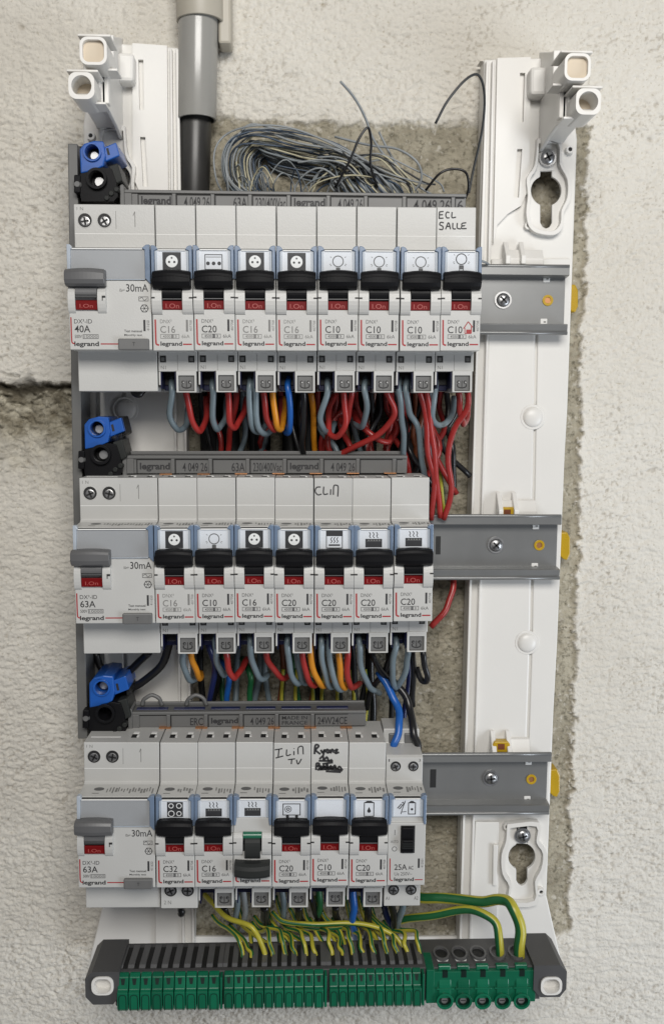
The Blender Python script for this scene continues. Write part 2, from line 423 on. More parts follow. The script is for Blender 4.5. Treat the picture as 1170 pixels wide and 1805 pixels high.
    n1 = noise(700, 4); bp = nt.nodes.new('ShaderNodeBump'); bp.inputs['Strength'].default_value = 0.8; bp.inputs['Distance'].default_value = 0.0008
    nt.links.new(n1.outputs['Fac'], bp.inputs['Height']); nt.links.new(bp.outputs['Normal'], b.inputs['Normal'])
    me.materials.append(mt)
    o = bpy.data.objects.new('wall', me); COL.objects.link(o); o['kind'] = 'structure'
    return o
make_wall()

# ------------------------------------------------------------------ rows of the board
PITCH = 17.7
ROWS = [(0.9019, -2.7632, 0.0057), (0.0717, 1.516 - 124.5544, 0.0035), (-0.9736, 1.2472 - 249.1088, -0.0058)]
def row_pt(k, X, z):           # device coordinates in a row -> (right, up)
    dx, dz, ro = ROWS[k]; xl = X - 70
    return (70 + xl - ro * z + dx, z + ro * xl + dz)
ROWNAME = ['top', 'middle', 'bottom']

# ------------------------------------------------------------------ white chassis: two uprights and a cross strip
UP = -62.0
XM = (P(170, 108, 0)[0] + P(1015, 118, 0)[0]) / 2
chassis = empty('mounting_chassis', XM, P(585, 1690, UP)[1], WP + 1)
tag(chassis, 'bare white plastic back frame with two slotted uprights screwed to the wall', 'mounting frame')
CH0 = (XM, P(585, 1690, UP)[1], WP + 1)
def keyhole(c, r, w, up, dn):
    """round hole with a slot above and below, as px outline"""
    x, y = c; o = []
    a = math.asin(w / r)
    for i in range(13): t = -math.pi / 2 + a + (math.pi - 2 * a) * i / 12; o.append((x + r * math.cos(t), y + r * math.sin(t)))
    o += [(x + w, dn - w), (x + w * .6, dn - w * .3), (x, dn), (x - w * .6, dn - w * .3), (x - w, dn - w)]
    for i in range(13): t = math.pi / 2 + a + (math.pi - 2 * a) * i / 12; o.append((x + r * math.cos(t), y + r * math.sin(t)))
    o += [(x - w, up), (x + w, up)]
    return o
def upright(mirror):
    def T(pts, p):
        q = Q(pts, p)
        return [(2 * XM - x, z + 2.6) for x, z in q] if mirror else q
    def MBc(): return MB(*CH0)
    f = UP
    m = MBc()
    outer = [(853, 104), (1000, 100), (1017, 245), (1010, 440), (1000, 720), (991, 880), (982, 1100), (974, 1290), (963, 1580), (988, 1690), (808, 1690), (812, 1450), (819, 1260), (826, 1000), (832, 800), (842, 480)]
    k1 = keyhole((963, 335), 27, 10.5, 300, 402); k2 = keyhole((920, 1512), 24, 10, 1452, 1564)
    m.out(T(outer, f - 2), f - 5, f - 2, 'white_plastic', holes=[T(k1, f - 2), T(k2, f - 2)], bevel=0.6)
    ox = [q[0] for q in outer]; mxp = sum(ox) / len(ox)
    for A, B in zip(outer, outer[1:] + outer[:1]):        # skirt walls behind the rim
        if A[1] == B[1]: continue
        k_ = 6 if (A[0] + B[0]) / 2 < 900 else -6
        m.out(T([A, B, (B[0] + k_, B[1]), (A[0] + k_, A[1])], f - 2), WP + 2, f - 4, 'white_plastic')
    # main raised plate between the keyhole pads
    m.out(T([(866, 455), (946, 455), (941, 735), (934, 1133), (924, 1430), (836, 1430), (846, 1000), (856, 700)], f), f - 3, f, 'white_plastic', bevel=0.9)
    m.out(T([(950, 455), (1006, 455), (998, 735), (982, 1133), (966, 1430), (928, 1430), (938, 1133), (945, 735)], f - .8), f - 3, f - .9, 'white_plastic', bevel=0.5)
    # upper fixed ribs
    m.out(T([(876, 102), (935, 100), (932, 330), (918, 362), (895, 376), (876, 396), (869, 430)], f), f - 2.6, f + .4, 'white_plastic', holes=[T([(916, 128), (925, 128), (922, 215), (914, 215)], f), T([(911, 262), (920, 262), (914, 348), (905, 348)], f)])
    m.out(T([(856, 108), (861, 108), (851, 470), (845, 470)], f), f - 3, f + 1.2, 'white_plastic', bevel=0.3)
    m.out(T([(867, 107), (871, 107), (864, 470), (859, 470)], f), f - 3, f + .8, 'white_plastic', bevel=0.3)
    # long ribs down the inner edge
    for a, b, hh in ((0, 4, 1.0), (17, 21, 1.4)):
        m.out(T([(842 + a, 480), (842 + b, 480), (808 + b, 1685), (808 + a, 1685)], f), f - 3, f + hh, 'white_plastic', bevel=0.3)
    m.out(T([(838, 1450), (880, 1450), (876, 1690), (826, 1690)], f), f - 3, f - .2, 'white_plastic', bevel=0.5)
    m.out(T([(868, 1488), (877, 1488), (873, 1560), (867, 1560)], f), f - 1, f + 1.6, 'white_plastic', bevel=0.4)
    m.build('upright', chassis)
    # keyhole pads with raised rim
    for hole, rim in ((k1, [(945, 245), (985, 245), (988, 285), (1004, 315), (1004, 350), (992, 375), (990, 400), (975, 415), (945, 412), (930, 400), (925, 375), (928, 345), (926, 315), (940, 292)]),
                      (k2, [(892, 1450), (948, 1447), (948, 1478), (962, 1500), (958, 1530), (945, 1555), (944, 1592), (894, 1592), (896, 1560), (884, 1538), (882, 1505), (890, 1480)])):
        mm = MBc()
        cx = sum(q[0] for q in rim) / len(rim); cy = sum(q[1] for q in rim) / len(rim)
        big = catmull([Vector((a, b, 0)) for a, b in rim + rim[:1]], 3)[:-1]; big = [(q.x, q.y) for q in big]
        inn = [(cx + (a - cx) * .83, cy + (b - cy) * .90) for a, b in big]
        mm.out(T(big, f), f - 3, f + 2.4, 'white_plastic', holes=[T(inn, f)], bevel=0.35)
        x, z = T([(cx, cy)], f)[0]
        mm.out(T(inn, f), f - 3, f - .9, 'white_plastic', holes=[T(hole, f)], bevel=0.3)
        for qx, qy in (((1004, 263), (931, 397)) if hole is k1 else ((893, 1457), (953, 1572))):
            hx, hz = T([(qx, qy)], f)[0]
            mm.ring(hx, hz, 2.0, 1.0, f - 3, f + .9, 'white_plastic', bevel=0.2); mm.cyl(hx, hz, 1.0, f - 3, f - .2, 'void')
        mm.build('keyhole_pad', chassis)
    # round domes
    for qx, qy in ((939, 735), (929, 1133)):
        mm = MBc(); hx, hz = T([(qx, qy)], f)[0]
        vs_, fs = [], []
        for i in range(7):
            t = i / 6 * math.pi / 2
            for j in range(24):
                a = 2 * math.pi * j / 24; vs_.append((hx + 5.2 * math.cos(t) * math.cos(a), hz + 5.2 * math.cos(t) * math.sin(a), f + 2.1 * math.sin(t)))
        for i in range(6):
            for j in range(24): fs.append((i * 24 + j, i * 24 + (j + 1) % 24, (i + 1) * 24 + (j + 1) % 24, (i + 1) * 24 + j))
        mm.add(vs_, fs, 'white_plastic', smooth=True); mm.cyl(hx, hz, 6.4, f - .5, f + .25, 'white_plastic', bevel=0.24)
        mm.build('dome', chassis)
    # rail shoes: wedge fins above each rail
    for qx, qy in ((878, 466), (866, 907), (855, 1327)):
        mm = MBc()
        for dx in (0, 27):
            (a, b), (c, d) = T([(qx + dx + 8, qy - 40)], f)[0], T([(qx + dx + 15, qy + 3)], f)[0]
            a, c = min(a, c), max(a, c)
            mm.prof([(f, b), (f + 1, b), (f + 8, d + 4), (f + 8, d), (f, d)], a, c, 'white_plastic', bevel=0.4)
        (a, b), (c, d) = T([(qx + 10, qy - 26)], f)[0], T([(qx + 76, qy + 3)], f)[0]
        a, c = min(a, c), max(a, c)
        mm.prof([(f, b), (f + 1.5, b), (f + 5, d + 3), (f + 5, d), (f, d)], a, c, 'white_plastic', bevel=0.5)
        mm.build('rail_shoe', chassis)
    # arm with two square sleeves for the cover screws
    mm = MBc()
    dz = 2.6 if mirror else 0
    fl = lambda a_, c_: (2 * XM - c_, 2 * XM - a_) if mirror else (a_, c_)
    zf = lambda y, p: P(988, y, p)[1] + dz
    xf = P(989, 180, -24)[0]
    fin = [(-36, 90), (-36, 150), (-22, 152), (-22, 209), (-34, 224), (-48, 244), (UP, 268), (UP - 6, 268), (UP - 6, 92)]
    mm.prof([(p, zf(y, p)) for p, y in fin], *fl(xf, xf + 1.8), 'white_plastic', bevel=0.5)
    # solid knee below the sleeves, scooped down to the upright
    knee = [(-13, 201), (-20, 207), (-30, 214), (-42, 225), (-54, 240), (UP, 252), (UP, 100), (-34, 100), (-34, 160), (-20, 162), (-20, 190), (-13, 192)]
    mm.prof([(p, zf(y, p)) for p, y in knee], *fl(xf + 1.8, xf + 12.2), 'white_plastic', bevel=0.7)
    mm.box(*fl(xf - 1.3, xf + 12.6), zf(209, -24), zf(151, -24), -27, -22, 'white_plastic', bevel=.4); mm.box(*fl(xf - 1.6, xf + 10), zf(150, -36), zf(90, -36), -40, -34, 'white_plastic', bevel=.4)
    # block beside the arm
    mm.out(T([(935, 116), (964, 116), (964, 166), (935, 166)], f + 8), f - 3, f + 8, 'white_plastic', bevel=1.6)
    mm.build('sleeve_arm', chassis)
    for (qx, qy, closed, rr) in ((1018, 117, True, 20), (1037, 178, False, 19)):
        mm = MBc(); hx, hz = T([(qx, qy)], -7)[0]
        r = rr / 3.92 + .6
        sq = rrect(hx - r, hx + r, hz - r, hz + r, 3.3, 6)
        inn = circ(hx, hz, r - 1.2, 24) if not closed else rrect(hx - r + 1.2, hx + r - 1.2, hz - r + 1.2, hz + r - 1.2, 2.6, 6)
        mm.out(sq, -26, -7, 'white_plastic', holes=[inn], bevel=0.45)
        mm.out([(hx + (a - hx) * 1.02, hz + (b - hz) * 1.02) for a, b in inn], -26, -9 if closed else -18, 'sleeve_inner')
        # top lip and side webs
        mm.box(hx - r - 1.2, hx + r + 1.2, hz + r + .8, hz + r + 1.8, -26, -9, 'white_plastic', bevel=0.3)
        mm.box(hx - r * .5, hx - r * .5 + .9, hz + r - .5, hz + r + 1.2, -26, -11, 'white_plastic')
        s = -1 if not mirror else 1
        mm.box(min(hx + s * 3, hx + s * 8.5), max(hx + s * 3, hx + s * 8.5), hz - r + .4, hz - r + 1.4, -26, -15, 'white_plastic', bevel=0.2)
        mm.build('sleeve', chassis)
upright(False); upright(True)
m = MB(*CH0)
m.out(Q([(330, 1652), (820, 1652), (820, 1700), (330, 1700)], UP - 8), WP + 4, UP - 8, 'white_plastic', bevel=0.5)
m.build('cross_strip', chassis)
# fixing screws of the frame
def pan_screw(mb, x, z, p, r, cross=True):
    vs_, fs = [], []
    for i in range(6):
        t = i / 5 * math.pi / 2
        for j in range(20):
            a = 2 * math.pi * j / 20; vs_.append((x + r * math.cos(t * .93) * math.cos(a), z + r * math.cos(t * .93) * math.sin(a), p + r * .5 * math.sin(t)))
    for i in range(5):
        for j in range(20): fs.append((i * 20 + j, i * 20 + (j + 1) % 20, (i + 1) * 20 + (j + 1) % 20, (i + 1) * 20 + j))
    fs.append(tuple(range(100, 120)))
    mb.add(vs_, fs, 'steel', smooth=True)
    mb.ring(x, z, r * 1.22, r * .9, p - .4, p + .25, 'steel', n=20)
    a0 = random.uniform(0, 1.5)
    for a in (a0, a0 + math.pi / 2):
        c, s_ = math.cos(a), math.sin(a); w, l = r * .13, r * .62
        pts = [(x + c * l - s_ * w, z + s_ * l + c * w), (x - c * l - s_ * w, z - s_ * l + c * w), (x - c * l + s_ * w, z - s_ * l - c * w), (x + c * l + s_ * w, z + s_ * l - c * w)]
        mb.out(pts, p, p + r * .52, 'void')
for qx, qy, lab in ((965, 277, 'galvanised wall screw above the upper right keyhole of the white frame'), (921, 1474, 'galvanised wall screw in the lower right keyhole of the white frame')):
    x, z = P(qx, qy, UP + 1); mm = MB(x, z, UP)
    pan_screw(mm, x, z, UP + .8, 3.5); mm.cyl(x, z, 1.8, WP + 2, UP + .8, 'steel')
    tag(mm.build('wall_screw', loc=to_world(x, z, UP)), lab, 'screw', 'wall screws')
# dark wall plug stain hole at the edge
# ------------------------------------------------------------------ grey wiring trunk at the left edge
TP = -34.0
o = Q([(119, 252), (136, 252), (144, 800), (154, 1303), (137, 1303), (127, 800)], TP)
mm = MB(*[o[0][0], o[3][1], -70])
mm.out(o, -72, TP, 'trunking_grey', bevel=0.5)
o2 = Q([(150, 300), (165, 300), (176, 800), (184, 1290), (168, 1290), (160, 800)], -60)
mm.out(o2, -66, -54, 'trunking_grey', bevel=0.5)
o3 = Q([(137, 256), (178, 256), (190, 1300), (154, 1300)], -66)
mm.out(o3, -72, -67, 'void')
tag(mm.build('wiring_channel', loc=to_world(o[0][0], o[3][1], -70)), 'narrow dark grey upright wiring channel along the left edge of the board', 'channel')

# ------------------------------------------------------------------ DIN rails
RAIL = [((1004, 466), (1004, 590), (887, 528), (965, 529), (963, 491), (958, 567)),
        ((990, 907), (989, 1022), (874, 961), (950, 961), (944, 927), (942, 998)),
        ((972, 1327), (969, 1437), (865, 1373), (936, 1374), (931, 1343), (929, 1409))]
RC = []
for k, (t, b, sc, ey, m1, m2) in enumerate(RAIL):
    rp = -53.0
    (xr, zt), (_, zb) = P(*t, rp), P(*b, rp)
    zc = (zt + zb) / 2; hh = (zt - zb) / 2; RC.append(zc)
    xl = -34.0
    ro = ROWS[k][2] * .4
    e = empty('mounting_rail', xr, zc, rp - 8, ro)
    tag(e, 'grey galvanised mounting rail carrying the %s row of breakers, screwed to the right upright' % ROWNAME[k], 'mounting rail', 'mounting rails')
    R0 = (xr, zc, rp - 8)
    w = hh - 5.2
    mm = MB(*R0)
    pr = [(rp, zc + hh), (rp, zc + w + .2), (rp - 1.1, zc + w - .2), (rp - 7, zc + w - .6), (rp - 7, zc - w + .6), (rp - 1.1, zc - w + .2), (rp, zc - w - .2), (rp, zc - hh),
          (rp - 1.0, zc - hh), (rp - 1.0, zc - w - 1), (rp - 8, zc - w - .4), (rp - 8, zc + w + .4), (rp - 1.0, zc + w + 1), (rp - 1.0, zc + hh)]
    # lips slightly rolled towards the wall
    pr[0] = (rp - .9, zc + hh); pr.insert(1, (rp, zc + hh - .9)); pr[8] = (rp - .9, zc - hh) if len(pr) > 8 else pr[8]
    mm.prof(pr, xl, xr, 'galvanised', bevel=0.45)
    for zz in (zc + hh - .9, zc - hh + .9):
        mm.tube([(xl + .1, zz, rp - .55), ((xl + xr) / 2, zz, rp - .55), (xr - .1, zz, rp - .55)], .95, 'galvanised', n=14)
    for sx in range(2):
        a_ = P((775, 768, 758)[k] - sx * 60, sc[1] - 16, rp - 7); b_ = P((782, 776, 768)[k] - sx * 60, sc[1] + 16, rp - 7)
        mm.box(a_[0], b_[0], b_[1], a_[1], rp - 7.2, rp - 6.9, 'void')
    mm.build('rail', e)
    mm = MB(*R0); x, z = P(*sc, rp - 6); pan_screw(mm, x, z, rp - 6.6, 3.5); mm.build('screw', e)
    mm = MB(*R0); x, z = P(*ey, rp - 7); mm.ring(x, z, 2.7, 1.5, rp - 7.4, rp - 6.5, 'amber', bevel=0.2); mm.cyl(x, z, 1.6, rp - 7.6, rp - 6.93, 'copper'); mm.build('eyelet', e)
    mm = MB(*R0)
    for (qx, qy) in (m1, m2):
        x, z = P(qx, qy, rp - 6.9); mm.out(rrect(x - 1.7, x + 1.7, z - 1.7, z + 1.6, .4), rp - 8.5, rp - 6.6, 'label_white', bevel=0.2)
        mm.box(x - .2, x + 1.0, z - .4, z + .3, rp - 6.7, rp - 6.55, 'pale_ink')
    mm.build('locking_tab', e)
    mm = MB(*R0); qx = t[0]; qy = (t[1] + b[1]) / 2 - 2
    mm.out(Q([(qx - 6, qy - 24), (qx + 9, qy - 25), (qx + 14, qy - 14), (qx + 14, qy + 14), (qx + 9, qy + 25), (qx + 2, qy + 23), (qx - 6, qy + 15)], rp - 14), rp - 22, rp - 13, 'amber', bevel=0.7)
    mm.build('end_clip', e)
    if k:
        mm = MB(*R0); qx, qy = ((894, 903), (883, 1317))[k - 1]
        a = Q([(qx - 15, qy + 10), (qx - 15, qy - 4), (qx - 11, qy - 9), (qx + 12, qy - 9), (qx + 16, qy - 4), (qx + 16, qy + 10)], rp - 3)
        mm.out(a, rp - 8, rp - 3, 'amber', bevel=0.5)
        a = Q([(qx - 6, qy + 5), (qx - 6, qy - 5), (qx + 6, qy - 5), (qx + 6, qy + 5)], rp - 2.9); mm.out(a, rp - 4, rp - 2.9, 'wire_brown')
        mm.build('rail_clip', e)

# ------------------------------------------------------------------ modular devices
BP = -14.6          # front of the stepped-back terminal blocks
TOP, NT, NB, BOT = 41.6, 20.5, -22.1, -39.6
BASE = -60.0
W1 = 17.5
CASE = [(-46, TOP - .2), (BP, TOP), (BP, 22.6), (BP + 1.2, 21.7), (-1.0, NT + .5), (0, NT - .5)]
def barrel(mb, x0, x1, zc, hz, depth, m, p=0.0, n=10):
    pts = [(p + depth * math.cos(math.pi / 2 * t), zc + hz * math.sin(math.pi / 2 * t)) for t in [i / n * 2 - 1 for i in range(n + 1)]]
    pts = [(p - 2, zc - hz)] + pts + [(p - 2, zc + hz)]
    mb.prof(pts, x0, x1, m, bevel=0.12)
def screw_hole(mb, x, z, p, r):
    mb.ring(x, z, r + .35, r, p - .3, p + .12, 'case', n=22, bevel=0.08)
    mb.cyl(x, z, r, p - .2, p + .02, 'void', n=22)
    mb.cyl(x, z - r * .12, r * .72, p, p + .12, 'steel', n=16, r1=r * .55)
    a = random.uniform(-.6, .6); c, s_ = math.cos(a), math.sin(a)
    for c, s_ in ((c, s_), (-s_, c)):
        l, w = r * .6, r * .14; x_, z_ = x, z - r * .12
        mb.flat([(x_ + c * l - s_ * w, z_ + s_ * l + c * w), (x_ - c * l - s_ * w, z_ - s_ * l + c * w), (x_ - c * l + s_ * w, z_ - s_ * l - c * w), (x_ + c * l + s_ * w, z_ + s_ * l - c * w)], p + .16, 'void')
def top_slots(mb, xs):
    for x in xs:      # little wire windows in the top face
        mb.box(x - 1.3, x + 1.3, TOP - .5, TOP + .10, -29, -26.6, 'label_white')
        mb.box(x - 1.6, x + .9, TOP - .5, TOP + .08, -25.4, -21.0, 'void')
        mb.box(x + .9, x + 1.9, TOP - .5, TOP + .14, -24.8, -22, 'label_white')
def shelf_marks(mb, x, w):
    z = lambda p: 21.75 + (p + 13.4) / 12.4 * -.75 + .06
    def q(x0, x1, p0, p1, m): mb.add([(x0, z(p0), p0), (x1, z(p0), p0), (x1, z(p1), p1), (x0, z(p1), p1)], [(0, 1, 2, 3)], m)
    n = 14
    mb.add([(x + 5.3 + 2.4 * math.cos(2 * math.pi * i / n), z(-8.5 + 1.7 * math.sin(2 * math.pi * i / n)), -8.5 + 1.7 * math.sin(2 * math.pi * i / n)) for i in range(n)], [tuple(range(n))], 'grey_ink')
    q(x + 2.8, x + 6, -4.6, -4.0, 'pale_ink')
    for i in range(int((w - 9) / 1.3)):
        q(x + 9 + i * 1.3, x + 9.7 + i * 1.3 + random.uniform(-.2, .3), -9.5 + random.uniform(-1, 1), -5.0 + random.uniform(-2, 1), 'pale_ink')
def pale(name): return name
def print_marks(mb, x, rating, fade=False, w=W1, kind='DNX³'):
    k = 'pale_ink' if fade else 'ink'; g = 'pale_ink' if fade else 'grey_ink'; p = .05
    mb.stroke([(x + 1.25, -8.9), (x + 1.3, -14), (x + 1.35, -18.3), (x + 1.6, -19.4), (x + 2.7, -19.75)], .7, p, 'red_ink')
    mb.text(kind, x + 3.3, x + 8.2, -10.5, -8.9, p, g)
    mb.text(rating, x + 3.3, x + 9.7, -14.6, -11.6, p, k, 0.35)
    mb.frame(x + 3.3, x + 11.4, -17.0, -15.1, .22, p, g); mb.text('4500', x + 4.4, x + 7.6, -16.6, -15.5, p, g, .4); mb.text('3', x + 9.4, x + 10.3, -16.6, -15.5, p, g, .4); mb.rect(x + 7.9, x + 9.0, -16.8, -15.3, p, g)
    mb.text('6kA', x + 12.4, x + 15.8, -16.8, -15.3, p, g)
    mb.text('legrand', x + 3.3, x + 12.5, -20.6, -18.2, p, 'ink', 1.3)
    mb.rect(x + 12.9, x + w - .8, -19.7, -19.1, p, 'red_ink')
    mb.rect(x + 14.3, x + 15.2, -14.0, -9.0, p, k); mb.text('407708', x + 15.8, x + 16.9, -13.8, -9.2, p, g, rot=True)

_cache = {}
def casing_mesh(rating, fade, bottom):
    key = ('c', rating, fade, bottom)
    if key in _cache: return _cache[key]
    mb = MB(0, 0, BASE)
    low = [(0, NB), (-14.0, NB), (-14.0, -30.6), (-46, -30.6)] if bottom != 'screws' else [(0, NB), (-13.2, NB), (-13.2, BOT), (-46, BOT)]
    # shell down to the print plane; the label window sits in a shallow recess
    mb.prof(CASE[:-1] + [(-1.0, 11.4), (0, 11.2)] + low, 0.1, W1, 'case', bevel=0.32)
    for x0, x1 in ((0.12, 4.4), (13.1, W1 - .02)):
        barrel(mb, x0, x1, -1.2, 5.6, 2.4, 'case', p=-.2)
    mb.box(4.4, 13.1, -4.9, 4.4, -3, -.05 + .1, 'void')
    mb.box(0.12, 4.5, -6.9, -6.72, -.1, .06, 'pale_ink')
    for x0, x1 in ((-.02, 1.6), (15.9, W1 + .02)): mb.box(x0 + .1, x1 - .02, -.25, .35, 1.5, 2.28, 'void')
    top_slots(mb, (5.2, 13.0)); shelf_marks(mb, 0, W1)
    mb.rect(.25, W1 - .15, 28.9, 29.15, BP + .03, 'label_white')
    print_marks(mb, 0, rating, fade)
    if bottom == 'screws':
        for x in (4.7, 12.8): screw_hole(mb, x, -30.6, -13.2, 3.0)
        mb.text('2 N', 1.6, 5, -37.5, -35.6, -13.15, 'pale_ink')
    else:
        for x0 in (0.9, 13.5): mb.box(x0, x0 + 2.7, -26.6, -23.6, -15, -13.93, 'void'); mb.box(x0 + .5, x0 + 2.0, -26.0, -24.4, -14, -13.88, 'insert')
        mb.box(8.6, 8.75, -30.4, -23.2, -14.2, -13.95, 'pale_ink')
        mb.text('N1', 1.2, 3.4, -29.6, -28.0, -13.95, 'pale_ink')
        # rear carcass and dividing webs around the two wire entries
        mb.box(0.2, W1 - .1, BOT + .4, -30.6, -46, -36, 'case')
        mb.box(0.12, 0.9, BOT + 3, -30.6, -36, -14.4, 'case', bevel=.2)
    _cache[key] = mb.mesh('casing'); return _cache[key]
def term_mesh(kind):
    if ('t', kind) in _cache: return _cache[('t', kind)]
    mb = MB(0, 0, BASE)
    if kind == 'entry':
        mb.box(1.0, 7.4, -36.6, -30.8, -36, -26, 'void', bevel=.4); mb.box(1.0, 7.4, BOT + .6, -36.6, -36, -26, 'navy', bevel=.3)
        mb.box(.9, 1.4, BOT + 1.4, -30.8, -30, -14.6, 'navy'); mb.box(7.2, 7.7, BOT + 1.4, -30.8, -30, -14.6, 'navy')
        n = 'wire_entry'
    else:
        o_ = [(7.9, BOT - .3), (7.9, -30.2), (16.9, -30.2), (16.9, BOT - .3)]
        i_ = [(8.9, BOT + .3), (8.9, -32.4), (15.9, -32.4), (15.9, BOT + .3)]
        mb.out(o_, -36, -13.6, 'case', holes=[i_], bevel=.25)
        n = 'terminal'
    _cache[('t', kind)] = mb.mesh(n); return _cache[('t', kind)]
def tscrew_mesh():
    if 'ts' in _cache: return _cache['ts']
    mb = MB(0, 0, BASE)
    mb.box(9.0, 15.8, BOT + .4, -32.5, -32, -14.6, 'insert', bevel=.3)
    mb.stroke([(10.4, -36.2), (10.6, -37.4), (12.4, -37.9), (14.2, -37.4), (14.4, -36.2)], .5, -14.5, 'void')
    mb.rect(12.25, 12.55, -37.6, -34.6, -14.5, 'void')
    for x in (10.9, 13.9): mb.disc(x, -35.3, .75, -14.5, 'void', 12); mb.disc(x + .2, -35.4, .38, -14.45, 'steel', 10)
    _cache['ts'] = mb.mesh('screw_insert'); return _cache['ts']
def cover_mesh(w=W1):
    if ('cv', w) in _cache: return _cache[('cv', w)]
    mb = MB(0, 0, BASE); z1 = 22.0; z0 = 8.0
    for s in (0, 1):
        f = (lambda x: x) if not s else (lambda x: w + .1 - x)
        a = [(f(.12), z0), (f(.12), z1), (f(1.3), z1), (f(2.1), z1 - .4), (f(3.0), NT - .1), (f(1.5), NT - .7), (f(1.5), 10.5), (f(1.1), z0)]
        mb.out([(min(max(q[0], .1), w), q[1]) for q in a], -2.0, 1.2, 'blue_rib', bevel=.25)
        b = [(f(1.6), 11.4), (f(1.6), NT - .6), (f(2.6), NT - .6), (f(2.6), 11.4)]
        mb.out(b, -.6, .55, 'clear_rib', bevel=.15)
    mb.box(3.0, w - 2.9, NT - .65, NT - .15, -1.2, .9, 'label_white', bevel=.12)
    mb.box(3.0, w - 2.9, NT - .1, NT + .25, -1.2, .3, 'void')
    mb.box(2.65, w - 2.6, 11.5, NT - .7, .25, .5, 'clear')
    _cache[('cv', w)] = mb.mesh('label_cover'); return _cache[('cv', w)]
def toggle_mesh(state, m):
    if ('tg', state, m) in _cache: return _cache[('tg', state, m)]
    mb = MB(0, 0, BASE)
    pts = [(-.2, 11.2), (2.6, 11.3), (4.1, 10.7), (4.7, 9.4), (4.7, 6.9), (4.0, 5.3), (2.6, 4.3), (-.2, 4.1)]
    rid = [(4.5, 9.0), (5.0, 8.8), (5.0, 8.4), (4.5, 8.2)]
    arc = lambda u, p, z: (.75 if z > 8 else -.15) * (1 - (2 * u - 1) ** 2) - .35
    bul = lambda u, p, z: (1.0 * (1 - (2 * u - 1) ** 2) if p > 2 else 0)
    x0, x1 = 0.75, 17.0
    if state == 'on':
        mb.prof(pts, x0, x1, m, bevel=.3, n=10, dz=arc, dp=bul); mb.prof(rid, x0 + .5, x1 - .5, m, n=10, dz=arc, dp=bul)
        barrel(mb, 4.6, 12.9, 2.3, 3.0, 2.1, m)
        mb.box(4.7, 12.8, -.55, -.25, 0, 1.7, 'grey_grip')
    else:
        fl = lambda L: [(p, -1.6 - z) for p, z in L][::-1]
        sh = lambda u, p, z: -(.5 if z < -8 else -.1) * (1 - (2 * u - 1) ** 2) + .2
        mb.prof([(p, z - 3.2) for p, z in fl(pts)], x0, x1, m, bevel=.3, n=10, dz=sh, dp=bul)
        barrel(mb, 5.3, 12.4, -3.2, 5.2, 2.4, m)
    _cache[('tg', state, m)] = mb.mesh('toggle'); return _cache[('tg', state, m)]
def flag_mesh(state):
    if ('fl', state) in _cache: return _cache[('fl', state)]
    mb = MB(0, 0, BASE)
    if state == 'on':
        mb.box(4.5, 13.0, -4.8, -1.0, -.4, .35, 'red_flag', bevel=.2)
        mb.text('I.On', 5.9, 11.6, -4.2, -2.2, .4, 'flag_text')
    else:
        barrel(mb, 4.5, 13.0, 2.9, 1.6, 1.7, 'green_flag')
        mb.box(4.5, 13.0, -1.0, .2, -.3, 1.1, 'black')
    _cache[('fl', state)] = mb.mesh('indicator'); return _cache[('fl', state)]
